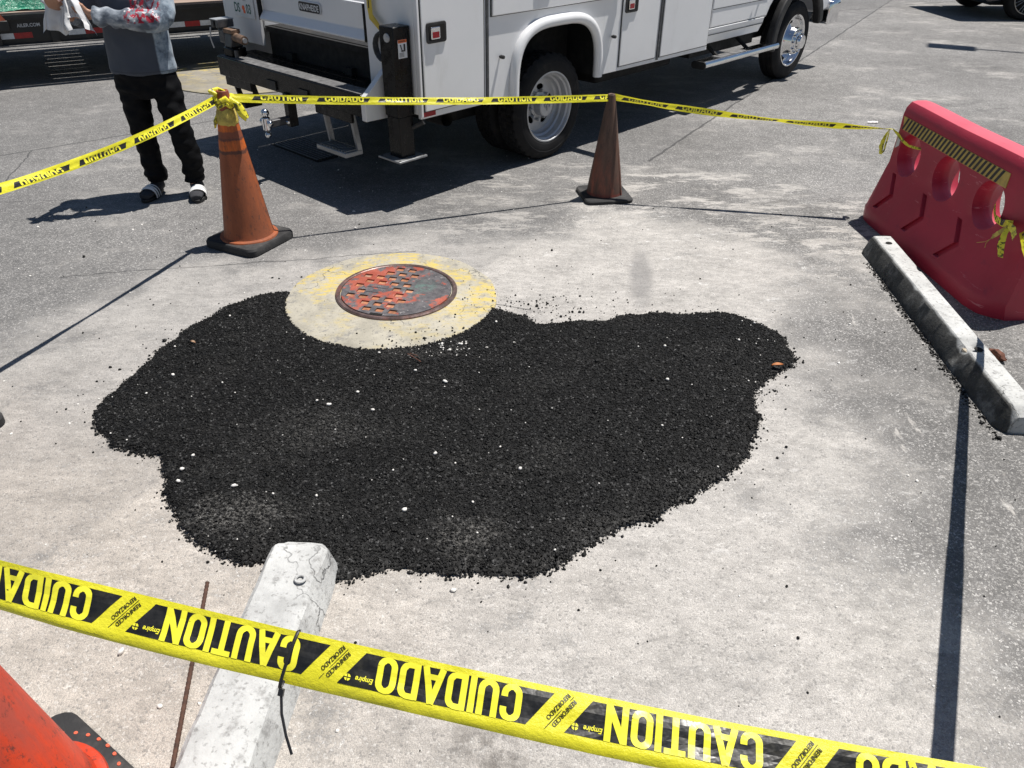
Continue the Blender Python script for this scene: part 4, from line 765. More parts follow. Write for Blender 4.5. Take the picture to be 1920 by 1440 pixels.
MB().box(-.672, -.650, -.010, -.001, .60, ZT-.02).build('hinge_strip', 'gasket', tr); MB().box(1.455, 1.480, -.010, -.001, .585, ZT-.02).build('hinge_strip', 'gasket', tr); MB().box(S0-.004, S0+.014, -.014, .02, .59, ZT).build('corner_trim', 'truck_white', tr, bevel=.004)
for s, z in ((-.531, .873), (.781, .855)): MB().lathe([(.0005, -.042), (.011, -.042), (.013, -.036), (.013, -.012), (.008, -.010), (.008, 0)], 14, (s, 0, z), 'Y').build('rubber_stop', 'black_plastic', tr)
MB().box(S0+.018, S0+.125, -.006, -.0005, .588, .617).build('reflector', 'red_reflector', tr)
# scratches are left to the paint; unseen open lid, added to cast a triangular shadow on the ground
MB().box(.86, .875, -.52, -.02, 1.17, 1.44).build('shadow_lid', 'truck_white', tr)
# --- rear end
for y0, y1 in ((.031, .515), (YL-.515, YL-.031)): MB().box(S0, S0+.03, y0, y1, .60 if y0 < 1 else .80, ZT-.003).build('rear_panel', 'truck_white', tr, bevel=.004)
MB().prism([(S0+.002, .80), (S0+.002, .60), (S0+.30, .60)], 'Y', YL-.06, YL-.034).build('corner_gusset', 'truck_white', tr)
tg = MB(); P = [(S0+.035, 1.06), (S0+.030, 1.225), (S0+.060, 1.225), (S0+.064, .99), (S0-.005, .992), (S0-.010, 1.003)]
tgo = tg.prism(P, 'Y', .54, YL-.54) ; tgo = tgo.build('tailgate', 'truck_white', tr, bevel=.004)
for y in (.531, YL-.531): MB().box(S0-.002, S0+.03, y-.008, y+.008, .99, 1.225).build('tailgate_gap', 'dark_hole', tgo)
def rear_pt(s): return lambda a, b, y0, z0: (s, y0-a, z0+b)     # lettering that reads from behind the truck: left to right is -y
# maker's badge on the tailgate
bd = MB().prism([(y, z) for y, z in rrect(1.055, 1.325, 1.10, 1.175, .02)], 'X', S0+.020, S0+.0285).build('badge', 'plate_white', tgo, bevel=.002)
b2 = MB(); b2.prism(rrect(1.061, 1.319, 1.106, 1.169, .016), 'X', S0+.0185, S0+.0198); b2.build('badge_field', 'label_black', bd)
tx = MB(); add_text(tx, 'KNAPHEIDE', lambda a, b: (S0+.0175, 1.312-a, 1.118+b), .056, bold=.02, sx=.80); tx.build('badge_lettering', 'plate_white', bd, smooth=False)['kind'] = 'stuff'
# licence plate on the left rear panel
lp_ = MB().box(S0-.012, S0-.006, 1.90, 2.20, .985, 1.14).build('licence_plate', 'plate_white', tr, bevel=.004)
tx = MB(); add_text(tx, 'DS', lambda a, b: (S0-.0135, 2.185-a, 1.02+b), .095, bold=.015, sx=.75); add_text(tx, '03', lambda a, b: (S0-.0135, 2.01-a, 1.02+b), .095, bold=.015, sx=.75); add_text(tx, 'FLORIDA', lambda a, b: (S0-.0135, 2.11-a, 1.108+b), .03, sx=.9); tx.build('plate_lettering', 'plate_green', lp_, smooth=False)['kind'] = 'stuff'
MB().lathe([(.0005, S0-.016), (.016, S0-.0155), (.019, S0-.0125)], 16, (0, 2.05, 1.055), 'X').build('plate_emblem', 'plate_orange', lp_); MB().lathe([(.0005, S0-.016), (.013, S0-.0155), (.015, S0-.0125)], 16, (0, 2.04, 1.03), 'X').build('plate_emblem', 'plate_orange', lp_)
# frame, floor beams
for y in (.78, 1.53): MB().box(-1.25, 4.9, y, y+.08, .56, .78).build('chassis_rail', 'black_frame', tr)
MB().box(S0+.08, S0+.10, .50, YL-.50, .56, .94).build('sill_plate', 'black_frame', tr); MB().box(-.5, .7, .55, 1.83, .30, .52).build('axle_housing', 'black_frame', tr, bevel=.05); MB().box(1.0, 2.2, .30, .75, .40, .62).build('tank', 'black_frame', tr, bevel=.03)
MB().tube([(AC, .1, .40), (AC, 2.28, .40)], .06, 14).build('axle', 'black_frame', tr)
# --- bumper with tread deck and side gusset
BY0, BY1, BS = .29, 2.13, S0-.27
bp = MB().box(BS, S0+.075, BY0, BY1, .585, .728).build('bumper', 'black_paint', tr, bevel=.006)
MB().box(BS+.012, BS+.13, BY0+.01, BY1-.01, .729, .733).build('tread_strip', 'tread_paint', bp)
MB().box(BS+.135, S0+.07, BY0+.01, BY1-.01, .729, .731).build('deck', 'black_paint', bp)
MB().prism([(S0-.004, .93), (S0-.004, .56), (BS-.002, .565), (BS-.002, .715)], 'Y', BY0-.05, BY0-.003).build('bumper_gusset', 'truck_white', bp, bevel=.003)
for y in (.95, 1.36): MB().box(BS-.012, BS-.002, y-.06, y+.06, .60, .66).build('marker_lamp', 'black_plastic', bp)
# folding step, right
def step(y0, y1, mat, dn):
    st_ = MB().box(BS-.05, BS+.10, y0, y1, dn, dn+.035).build('step', mat, tr, bevel=.006)
    for y in (y0+.015, y1-.015): MB().prism([(BS+.06, dn+.03), (BS+.10, dn+.03), (BS+.06, .60), (BS+.02, .60)], 'Y', y-.012, y+.012).build('step_arm', mat, st_, bevel=.003)
    MB().box(BS+.005, BS+.03, y0-.03, y1+.04, .52, .60).build('step_bracket', 'black_paint', st_, bevel=.004)
    for i in range(9): MB().box(BS-.04, BS+.09, y0+.02+i*(y1-y0-.04)/9, y0+.032+i*(y1-y0-.04)/9, dn+.0355, dn+.042).build('tread_bar', mat, st_)
    return st_
step(.45, .80, 'alu_step', .285); step(1.72, 2.02, 'black_paint', .40)
# hitch with three balls
hb_ = MB().box(BS-.02, BS+.05, 1.15, 1.21, .36, .60).build('hitch', 'black_paint', tr, bevel=.005); MB().box(BS-.20, BS-.005, 1.155, 1.205, .385, .435).build('ball_mount', 'cast_grey', hb_, bevel=.005)
BX = BS-.20
MB().lathe([(.026, .37), (.030, .375), (.030, .455), (.026, .46)], 20, (BX, 1.18, 0)).build('ball_hub', 'chrome', hb_)
def ball(r, c): return MB().lathe([(max(.0005, r*math.sin(math.pi*i/12)), -r*math.cos(math.pi*i/12)) for i in range(13)], 20, c).build('hitch_ball', 'chrome', hb_)
ball(.030, (BX, 1.18, .492)); ball(.025, (BX, 1.228, .425)); ball(.025, (BX, 1.132, .425)); ball(.024, (BX, 1.18, .335))
MB().tube([(BS-.06, 1.11, .41), (BS-.06, 1.25, .41)], .009, 10).build('hitch_pin', 'chrome', hb_); MB().box(BS-.09, BS-.05, 1.208, 1.215, .38, .43).build('pin_plate', 'alu_step', hb_)
# vise on the left end of the bumper
vs = MB().box(BS+.03, BS+.16, 1.93, 2.06, .734, .80).build('vise', 'black_paint', tr, bevel=.01)
MB().prism([(BS+.04, .80), (BS+.15, .80), (BS+.13, .90), (BS+.06, .90)], 'Y', 1.95, 2.05).build('vise_body', 'cast_grey', vs, bevel=.008); MB().tube([(BS+.09, 1.96, .875), (BS+.08, 1.80, .868)], .032, 18).build('vise_screw_sleeve', 'vise_rust', vs); MB().tube([(BS+.08, 1.80, .868), (BS+.079, 1.785, .868)], .018, 12).build('vise_screw_end', 'steel_grey', vs)
MB().box(BS+.05, BS+.13, 1.93, 2.05, .90, .93).build('vise_anvil', 'vise_rust', vs, bevel=.004)
for y0 in (2.06, 2.13): MB().prism([(BS+.02, .93), (BS+.16, .93), (BS+.16, .985), (BS+.02, .985)], 'Y', y0, y0+.035).build('vise_jaw', 'cast_grey', vs, bevel=.006)
MB().box(BS+.015, BS+.165, 2.06, 2.165, .9855, .992).build('jaw_face', 'steel_grey', vs); MB().box(BS+.05, BS+.13, 2.05, 2.13, .82, .92).build('vise_slide', 'cast_grey', vs, bevel=.01)
MB().tube([(BS+.05, 1.90, .734), (BS+.05, 1.90, .79)], .016, 12).build('bench_bolt', 'cast_grey', vs)
MB().tube([(BS+.01, 2.16, .93), (BS+.0, 2.17, .85), (BS+.01, 2.16, .78)], .006, 8).build('vise_handle', 'steel_grey', vs)
# --- outrigger jack
JS0, JS1, JY0, JY1 = S0-.150, S0-.012, .052, .190
jk = MB().box(JS0, JS1, JY0, JY1, .60, 1.150).build('outrigger', 'black_paint', tr, bevel=.006); MB().box(JS0+.008, JS1-.008, JY0+.008, JY1-.008, .33, .599).build('outrigger_leg', 'black_paint', jk, bevel=.005)
MB().box(JS0-.055, JS1+.055, JY0-.045, JY1+.045, .318, .332).build('foot_plate', 'alu_step', jk, bevel=.003)
for a, b in ((JS0-.035, JY0-.028), (JS1+.035, JY0-.028), (JS0-.035, JY1+.028)): MB().lathe([(.0005, .3335), (.008, .3335), (.008, .331)], 12, (a, b, 0)).build('plate_hole', 'dark_hole', jk)
MB().lathe([(.0005, JS0-.010), (.014, JS0-.010), (.014, JS0-.006), (.026, JS0-.006), (.028, JS0+.001)], 20, (0, JY0+.062, 1.085), 'X').build('pivot_bolt', 'steel_grey', jk)
wl = MB().box(JS0+.033, JS0+.105, JY0-.0022, JY0-.0005, .965, 1.075).build('warning_label', 'plate_white', jk)
MB().box(JS0+.034, JS0+.104, JY0-.003, JY0-.0024, 1.056, 1.0745).build('label_header', 'sticker_orange', wl)
tx = MB(); add_text(tx, 'WARNING', lambda a, b: (JS0+.037+a, JY0-.0036, 1.060+b), .016, bold=.02, sx=.75)
tx.prism([(JS0+.048, 1.046), (JS0+.056, 1.046), (JS0+.068, 1.012), (JS0+.060, 1.012)], 'Y', JY0-.0032, JY0-.0024); tx.box(JS0+.078, JS0+.092, JY0-.0032, JY0-.0024, 1.012, 1.048); tx.box(JS0+.058, JS0+.090, JY0-.0032, JY0-.0024, 1.004, 1.012)
for z in (.996, .989, .982, .975): tx.box(JS0+.04, JS0+.088+.01*math.sin(z*900), JY0-.0032, JY0-.0024, z-.0012, z+.0012)
tx.build('label_print', 'label_black', wl, smooth=False)['kind'] = 'stuff'
# grey quarter bracket beside it and grab handle
br = MB(); pts = [(S0-.010, .205+.115*(1-math.cos(R(a)))*1.0+.0, .985+.095*math.sin(R(a))) for a in range(-60, 91, 15)]
pts = [(S0-.02, .32+.085*math.cos(R(a)), .985+.085*math.sin(R(a))) for a in range(70, 291, 20)]; pts = [(S0-.02, .315-.0+.09*math.cos(R(a)), .99+.09*math.sin(R(a))) for a in range(110, -91, -20)]
br.tube(pts, [(.010, .022)]*len(pts), 10, upv=(1, 0, 0)); br.build('hose_loop', 'gasket', tr); MB().tube([(S0-.02, .19, 1.06), (S0-.02, .285, 1.075)], .012, 10).build('hose_fitting', 'steel_grey', tr); MB().lathe([(.0005, S0-.012), (.010, S0-.012), (.012, S0)], 12, (0, .29, 1.0), 'X').build('bolt', 'cast_grey', tr)
hp = [(S0-.03, .425, 1.36), (S0-.03, .42, 1.22), (S0-.032, .41, 1.165), (S0-.04, .34, 1.125), (S0-.035, .315, 1.095)]
MB().tube(hp, [(.026, .006)]*3+[(.02, .006), (.013, .006)], 10, upv=(1, 0, 0)).build('grab_handle', 'yellow_paint', tr); MB().box(S0-.038, S0-.0363, .416, .424, 1.215, 1.31).build('handle_slot', 'label_black', tr)
MB().tube([(S0+.02, -.0, .56), (S0-.04, .10, .50), (S0-.06, .12, .40), (S0-.03, .11, .34)], .018, 10).build('hydraulic_hose', 'black_plastic', tr)
# exhaust
ex = [(-.35, .55, .50), (-.8, .50, .47), (-.93, .33, .485), (-.965, .10, .50)]; MB().tube(ex, .048, 20, cap=False).build('exhaust_pipe', 'black_frame', tr); MB().tube(ex, .044, 20, cap=False).build('exhaust_bore', 'dark_hole', tr)

# --- wheels
TR, RR = .405, .262
def tyre(parent, s, y0, w_, block, inner=False):
    """outer face at y0, width w_ towards +y"""
    prof = [(RR-.004, .030), (RR+.004, .014), (RR+.018, .004), (RR+.05, -.002), (RR+.075, .001), (RR+.078, -.001), (RR+.090, .0), (TR-.030, .010), (TR-.014, .022), (TR-.004, .032)]
    rows = [.034, .056, .060, .085, .089, w_/2-.004, w_/2+.004, w_-.089, w_-.085, w_-.060, w_-.056, w_-.034]; dep = [0, 0, 1, 1, 0, 0, 1, 1]
    tread = []; zz = [.034, .056, .0575, .0635, .065, w_/2-.006, w_/2-.005, w_/2+.005, w_/2+.006, w_-.065, w_-.0635, w_-.0575, w_-.056, w_-.034]; gd = [0, 0, 1, 1, 0, 0, 1, 1, 0, 0, 1, 1, 0, 0]
    allp = [(r, h, 0, -1) for r, h in prof] + [(TR-(.010 if g_ else 0), h, g_, i) for i, (h, g_) in enumerate(zip(zz, gd))] + [(r, w_-h, 0, -1) for r, h in prof[::-1]]
    n = 132; rs = []
    for r, h, g_, row in allp:
        ring = []
        for k in range(n):
            a = 2*math.pi*k/n; q = r
            if block and row >= 0 and not g_ and (k + (row//2)*1) % 4 == 0: q = r-.011
            if block and row == -1 and r > TR-.016 and k % 4 == 0: q = r-.006
            ring.append((s+q*math.cos(a), y0+h, TR-.004+q*math.sin(a)))
        rs.append(ring)
    return MB().rings(rs, cap=False).build('tyre', 'tyre', parent, angle=24)
def dual_rim(parent, s, y0):
    rm = MB().lathe([(RR+.010, .018), (RR+.008, .008), (RR-.002, .007), (RR-.008, .014), (RR-.010, .030), (RR-.022, .040), (RR-.026, .085), (RR-.040, .095), (RR-.044, .118), (RR-.052, .128), (RR-.06, .135), (RR-.075, .136)], 64, (s, y0, TR), 'Y').build('rim', 'steel_grey', parent)
    holes_ = []
    for k in range(5):
        a = R(72*k+12); cx, cy = .138*math.cos(a), .138*math.sin(a); holes_.append([(cx+.040*math.cos(R(q*20))*-math.sin(a)+.024*math.sin(R(q*20))*math.cos(a), cy+.040*math.cos(R(q*20))*math.cos(a)+.024*math.sin(R(q*20))*math.sin(a)) for q in range(18)])
    me = plate2d([[(.195*math.cos(R(q*6)), .195*math.sin(R(q*6))) for q in range(60)]]+holes_, .004); me.materials.clear(); me.materials.append(MATS['steel_grey']); d = obj('disc', me, rm); d.rotation_euler.x = R(90); d.location = (s, y0+.137, TR)
    MB().lathe([(.0005, .155), (.24, .155)], 32, (s, y0+.03, TR), 'Y').build('backing', 'black_frame', rm)
    MB().lathe([(.098, .135), (.100, .120), (.078, .114), (.076, .050), (.070, .042), (.055, .040), (.0005, .038)], 40, (s, y0, TR), 'Y').build('hub', 'steel_grey', rm)
    em = MB(); 
    for sg in (-1, 1): em.tube([(s+sg*.006, y0+.037, TR+.022), (s+sg*.022, y0+.036, TR+.030), (s+sg*.032, y0+.036, TR+.012), (s+sg*.022, y0+.036, TR-.006), (s+sg*.014, y0+.036, TR+.004)], .005, 7)
    em.tube([(s, y0+.036, TR+.018), (s, y0+.035, TR-.03)], [.009, .004], 8); em.build('hub_emblem', 'steel_grey', rm)
    for k in range(10): a = R(36*k+8); MB().lathe([(.0005, .100), (.009, .101), (.012, .106), (.012, .134)], 6, (s+.112*math.cos(a)*.98, y0, TR+.112*math.sin(a)*.98), 'Y').build('lug_nut', 'steel_grey', rm)
def front_rim(parent, s, y0):
    rm = MB().lathe([(RR+.010, .018), (RR+.008, .006), (RR-.002, .005), (RR-.010, .014), (RR-.014, .05), (RR-.03, .070), (.205, .075), (.185, .060), (.165, .035), (.150, .0), (.140, -.030), (.135, -.040), (.120, -.044), (.098, -.045), (.092, -.050), (.088, -.062), (.078, -.066), (.074, -.100), (.068, -.110), (.050, -.113), (.0005, -.114)], 64, (s, y0, TR), 'Y').build('rim', 'chrome', parent)
    for k in range(5):
        a = R(72*k+30); MB().tube([(s+.192*math.cos(a), y0+.078, TR+.192*math.sin(a)), (s+.188*math.cos(a), y0+.052, TR+.188*math.sin(a))], [(.040, .024)]*2, 18, upv=(math.cos(a), 0, math.sin(a))).build('hand_hole', 'dark_hole', rm)
    for k in range(10): a = R(36*k); MB().lathe([(.0005, -.068), (.008, -.068), (.012, -.062), (.013, -.043)], 6, (s+.112*math.cos(a), y0, TR+.112*math.sin(a)), 'Y').build('lug_nut', 'chrome', rm)
for side in (0, 1):
    e = bpy.data.objects.new('rear_wheel', None); COL.objects.link(e); e.parent = tr
    if side == 0: tyre(e, AC, .045, .225, True); tyre(e, AC, .305, .225, True); dual_rim(e, AC, .045)
    else: tyre(e, AC, YL-.27, .225, True); tyre(e, AC, YL-.53, .225, True)
    e = bpy.data.objects.new('front_wheel', None); COL.objects.link(e); e.parent = tr
    if side == 0: tyre(e, 4.285, .045, .225, False); front_rim(e, 4.285, .045)
    else: tyre(e, 4.285, YL-.27, .225, False)
# --- cab
CY0, CY1 = .06, YL-.06
lower = [(2.40, .72), (2.40, 1.30), (3.95, 1.30), (4.05, 1.36), (5.05, 1.28), (5.20, 1.20), (5.22, .66), (4.92, .62), (4.89, .80), (4.78, .94), (4.55, 1.03), (4.28, 1.05), (4.02, 1.03), (3.80, .94), (3.66, .80), (3.60, .70), (3.46, .72)]
cb = MB().prism(lower, 'Y', CY0+.02, CY1-.02).build('cab_body', 'truck_white', tr, bevel=.03, seg=3)
dr = MB().box(2.42, 3.52, CY0-.012, CY0+.018, .735, 1.30).build('cab_door', 'truck_white', tr, bevel=.012); MB().box(2.425, 3.50, CY0-.016, CY0-.0125, .893, .899).build('door_crease', 'gasket', dr); MB().box(3.522, 3.530, CY0+.0, CY0+.019, .735, 1.30).build('door_gap', 'dark_hole', dr)
rk = MB(); rk.rings([[(x, CY0+.03, .73), (x, CY0-.018, .728), (x, CY0-.006, .665), (x, CY0+.03, .585), (x, CY0+.10, .580), (x, CY0+.10, .73)] for x in (2.34, 3.48)]); rk.build('rocker_panel', 'truck_white', tr, bevel=.004); MB().box(2.345, 3.475, CY0-.014, CY0-.008, .668, .674).build('rocker_seam', 'gasket', tr)
green = [(2.46, 1.301), (2.52, 1.88), (2.66, 1.95), (3.30, 1.95), (3.45, 1.90), (3.95, 1.301)]
gh = MB(); rs = []
for y, k in ((CY0+.03, 0), (CY0+.12, 1), (CY1-.12, 1), (CY1-.03, 0)):
    rs.append([(x, y if z < 1.4 else (CY0+.13 if y < 1.2 else CY1-.13), z) for x, z in green])
gh.rings([rs[0], rs[3]]).build('cab_roof', 'truck_white', tr, bevel=.03, seg=3)
MB().add([(2.60, CY0+.055, 1.38), (3.55, CY0+.055, 1.38), (3.32, CY0+.120, 1.86), (2.64, CY0+.120, 1.86)], [(0,1,2,3)]).build('side_window', 'glass_dark', tr, smooth=False); MB().add([(3.90, CY0+.2, 1.36), (3.90, CY1-.2, 1.36), (3.49, CY1-.25, 1.87), (3.49, CY0+.25, 1.87)], [(0,1,2,3)]).build('windscreen', 'glass_dark', tr, smooth=False)
fl = [(4.285+.595*math.cos(R(a)), .46+.57*math.sin(R(a))) for a in range(190, 9, -10)]; fi = [(4.285+.500*math.cos(R(a)), .44+.50*math.sin(R(a))) for a in range(10, 191, 10)]
MB().prism(fl+fi, 'Y', .0, CY0+.03).build('fender_flare', 'black_plastic', tr, bevel=.02, seg=3); MB().prism(fl+fi, 'Y', YL-CY0-.03, YL).build('fender_flare', 'black_plastic', tr, bevel=.02, seg=3)
MB().box(3.75, 4.85, .32, .36, .45, 1.1).build('inner_fender', 'black_frame', tr); MB().box(5.10, 5.36, .02, YL-.02, .48, .74).build('front_bumper', 'chrome', tr, bevel=.04, seg=3)
MB().box(2.35, 3.6, .20, .5, .45, .6).build('step_mount', 'black_frame', tr); MB().tube([(3.2, .02, .45), (3.2, .25, .60)], .02, 8).build('step_hanger', 'black_frame', tr); MB().tube([(2.6, .02, .45), (2.6, .25, .60)], .02, 8).build('step_hanger', 'black_frame', tr)
mi = MB().box(3.45, 3.52, -.28, -.06, 1.32, 1.68).build('side_mirror', 'black_plastic', tr, bevel=.03); MB().tube([(3.5, -.07, 1.42), (3.5, .10, 1.40)], .02, 8).build('mirror_arm', 'black_plastic', mi)
# running board
rbp = rrect(-.075, .075, .405, .468, .030); MB().prism(rbp, 'X', 2.22, 3.70).build('running_board', 'chrome', tr, angle=40); rbo = [o for o in tr.children if o.name.startswith('running_board')][0]
MB().prism(rrect(-.078, .078, .402, .471, .032), 'X', 2.205, 2.2195).build('end_cap', 'black_plastic', rbo); MB().prism(rrect(-.050, .050, .4685, .4715, .001), 'X', 2.52, 2.78).build('tread_pad', 'tread_paint', rbo); MB().prism(rrect(-.050, .050, .4685, .4715, .001), 'X', 2.80, 3.05).build('tread_pad', 'tread_paint', rbo)
# ================================================================ FLATBED TRAILER
simple('trailer_black', (.010, .010, .011), .45, 0, .3, 6, (.05, .05, .05), .45, .1); simple('trailer_flange', (.16, .155, .15), .85, 0, .35, 14, (.42, .40, .37), .7, .5); simple('tape_white', (.60, .61, .62), .35, 0, .12, 40, (.3, .3, .3), .4); simple('tape_red', (.34, .012, .014), .35, 0, .2, 40, (.15, .02, .02), .4); simple('sign_grey', (.55, .56, .58), .5)
def plank_mat():
    t = NT('deck_wood'); g_ = t.noise(3, 6, .7, t.vec(None, (1, 14, 6))); c = t.ramp(g_, [(.3, (.20, .145, .115)), (.6, (.38, .29, .235)), (.8, (.46, .40, .36))]); t.col(c); t.rough(.88); t.bump(g_, .5, .006); MATS['deck_wood'] = t.done()
plank_mat()
tl = thing('flatbed_trailer', 'black flatbed trailer with wooden deck and red white reflective strips', 'trailer', (-5.411, 8.392, 0), R(30))
XA, XB, TW = -5.0, 4.2, 2.42
rl = MB().box(XA, XB, .062, .080, .42, .655).build('side_rail', 'trailer_black', tl); MB().box(XA, XB, .0, .078, .404, .418).build('lower_flange', 'trailer_flange', rl); MB().box(XA, XB, .012, .10, .657, .672).build('upper_flange', 'trailer_black', rl); MB().box(XA, XB, .012, .030, .674, .700).build('rub_rail', 'trailer_black', rl)
MB().box(XA, XB, TW-.08, TW, .42, .66).build('side_rail', 'trailer_black', tl)
for i in range(15):
    x = XA+.3+i*.62; MB().box(x-.03, x+.03, .084, TW-.085, .52, .655).build('crossmember', 'trailer_black', tl) if not (.80 < x < 1.33) else None
for x in (-.42, .13, .66, 1.55, 2.35, 2.9): MB().box(x-.035, x+.035, .020, .060, .421, .53).build('stake_pocket', 'trailer_black', rl)
for y in (.75, 1.6): MB().box(XA, XB, y, y+.08, .40, .519).build('main_beam', 'trailer_black', tl)
y = .108; pm = MB().box(XA, XB, 0, .2270, .675, .712).mesh('plank', 'deck_wood', False)
while y+.2270 < TW-.08:
    o = obj('plank', pm, tl); o.location = (RNG.uniform(-.02, .02), y, RNG.uniform(-.002, .002)); y += .2400
for x0, x1, m in ((-.10, .285, 'tape_white'), (.287, .455, 'tape_red'), (.79, .955, 'tape_white'), (.957, 1.125, 'tape_red'), (1.127, 1.30, 'tape_white'), (1.30, 1.46, 'tape_red'), (1.805, 1.975, 'tape_white'), (1.977, 2.14, 'tape_red'), (2.142, 2.31, 'tape_white'), (-.45, -.28, 'tape_red')): MB().box(x0, x1, .0585, .0612, .473, .527).build('reflective_strip', m, rl)
tx = MB(); add_text(tx, 'LIC', lambda a, b: (.115+a, .0605, .578+b), .048, bold=.015, sx=.95); add_text(tx, 'AILER.COM', lambda a, b: (.338+a, .0605, .578+b), .046, bold=.015, sx=.92); tx.build('rail_lettering', 'sign_grey', rl, smooth=False)['kind'] = 'stuff'
for x in (-3.6, -2.6):
    MB().lathe([(.18, .0), (.34, .01), (.38, .04), (.38, .2), (.34, .24), (.18, .25)], 40, (x, .25, .38), 'Y').build('wheel', 'tyre', tl); MB().lathe([(.18, .0), (.34, .01), (.38, .04), (.38, .2), (.34, .24), (.18, .25)], 40, (x, TW-.5, .38), 'Y').build('wheel', 'tyre', tl)
MB().box(XB-.10, XB-.02, 1.0, 1.08, .0, .42).build('stand_leg', 'trailer_black', tl)
# loads on the deck
t = NT('green_tarp'); c = t.ramp(t.noise(7, 5), [(.3, (.012, .15, .085)), (.7, (.05, .34, .21))]); t.col(c); t.rough(.26); t.spec(.7); t.bump(t.noise(11, 6, .65, dist=.8), .75, .05); MATS['green_tarp'] = t.done()
def tarp(i, j):
    x = -1.9+2.68*i; y = .13+1.9*j; e = min(i/.10, (1-i)/.10, j/.14, (1-j)/.14, 1); h = .50*sstep(0, 1, max(0, e))*(1+.22*mnoise.noise((x*1.7, y*1.7, 0)))+.05*mnoise.noise((x*6, y*6, 1))*(e > .02)+.03*abs(mnoise.noise((x*13, y*13, 4)))
    return (x+.05*mnoise.noise((x*3, y*3, 7)), y+.04*mnoise.noise((x*4, y*3, 9))+.03, .716+max(0, h))
tp = MB().grid(tarp, 70, 46).build('tarp_bundle', 'green_tarp', None, angle=30, recalc=False); tp.location = tl.location; tp.rotation_euler.z = R(30); tag(tp, 'shiny green tarpaulin covering a load on the trailer deck', 'tarpaulin')
simple('strap_orange', (.72, .17, .08), .7, 0, .12, 20, (.55, .2, .14), .4, .3, 200)
sw = thing('ratchet_strap', 'orange cargo strap hooked over the trailer rail beside the tarpaulin', 'strap', tl.location, R(30))
SPT = [(.06, 1.2, 1.30), (.085, .35, 1.24), (.10, .16, 1.12), (.135, .035, .90), (.16, .005, .74), (.205, .0, .655)]
def strap(i, j):
    q = i*(len(SPT)-1); k = min(int(q), len(SPT)-2); p = Vector(SPT[k]).lerp(Vector(SPT[k+1]), q-k); return p+Vector(((j-.5)*.105, -.004+.004*math.cos((j-.5)*3), 0))
MB().grid(strap, 40, 6).build('webbing', 'strap_orange', sw, recalc=False); MB().box(.14, .27, -.012, .055, .56, .655).build('winch_box', 'trailer_black', sw, bevel=.008); MB().add([(.155+.035, -.0085, .775), (.155+.068, -.0085, .765), (.170+.068, -.0085, .735), (.165+.035, -.0085, .735)], [(0,1,2,3)]).build('strap_label', 'plate_white', sw)
ld = thing('covered_load', 'dark covered load at the back of the trailer deck', 'load', tl.location, R(30)); MB().box(1.36, 4.0, .42, 2.25, .72, 1.30).build('dark_cover', 'black_frame', ld, bevel=.06, seg=3)
for x in (1.5, 2.4, 3.3): MB().box(x, x+.06, .40, 2.27, .72, 1.32).build('tie_band', 'black_plastic', ld)

# ================================================================ PERSON
PX, PY = -2.44, 5.38
def skinpaint(name, c, rough=.5, sss=.1):
    t = NT(name); t.col(t.ramp(t.noise(14, 4), [(.3, tuple(x*.85 for x in c)), (.7, c)])); t.rough(rough); t.b.inputs['Subsurface Weight'].default_value = sss; t.b.inputs['Subsurface Radius'].default_value = (.01, .004, .002); t.bump(t.noise(180, 3), .15, .002); MATS[name] = t.done()
skinpaint('skin', (.42, .225, .145)); simple('hair_dark', (.02, .014, .01), .6); simple('eye_white', (.7, .68, .66), .2, bump=0); simple('iris', (.03, .018, .01), .15, bump=0); simple('lip', (.36, .15, .12), .5)
pe = thing('person', 'person in grey long-sleeved shirt, black trousers and striped slides', 'person', (PX, PY, 0))
def chain(pts, rad, n=14, **k): return MB().tube(pts, rad, n, **k)
def blob_(c, rx, ry, rz_, n=14): return MB().rings([[(c[0]+rx*max(.02, math.sin(math.pi*i/n))*math.cos(2*math.pi*j/16), c[1]+ry*max(.02, math.sin(math.pi*i/n))*math.sin(2*math.pi*j/16), c[2]-rz_*math.cos(math.pi*i/n)) for j in range(16)] for i in range(n+1)])
LSh, LEl, LWr = (.185, .02, 1.395), (.215, -.09, 1.150), (-.135, -.255, 1.212); RSh, REl, RWr = (-.205, .02, 1.395), (-.285, -.06, 1.150), (-.325, -.27, 1.245)
def hand(wr, d, side, curl):
    """palm plus five fingers closing on the cloth; d = pointing direction, side = thumb side direction"""
    wr, d, side = Vector(wr), Vector(d).normalized(), Vector(side).normalized(); nrm = d.cross(side).normalized(); parts = []
    parts.append(chain([wr-d*.02, wr+d*.03, wr+d*.075, wr+d*.09], [(.026, .020), (.036, .017), (.041, .015), (.036, .012)], 12, upv=nrm))
    for i, (off, ln) in enumerate(((.030, .068), (.010, .078), (-.010, .072), (-.029, .056))):
        b = wr+d*.082+side*off; pts = [b-d*.01]; cur = b; dir_ = d.copy()
        for k in range(3):
            dir_ = (dir_+nrm*curl*(.9 if k else .6)).normalized(); cur = cur+dir_*ln*(.42, .33, .25)[k]; pts.append(cur.copy())
        parts.append(chain(pts, [.0095, .0092, .0085, .0065], 9))
    tb = wr+d*.028+side*.030; parts.append(chain([tb-side*.01, tb+side*.022+d*.018+nrm*.008, tb+side*.026+d*.045+nrm*.022, tb+side*.016+d*.064+nrm*.03], [.014, .0115, .0100, .0075], 9)); return parts
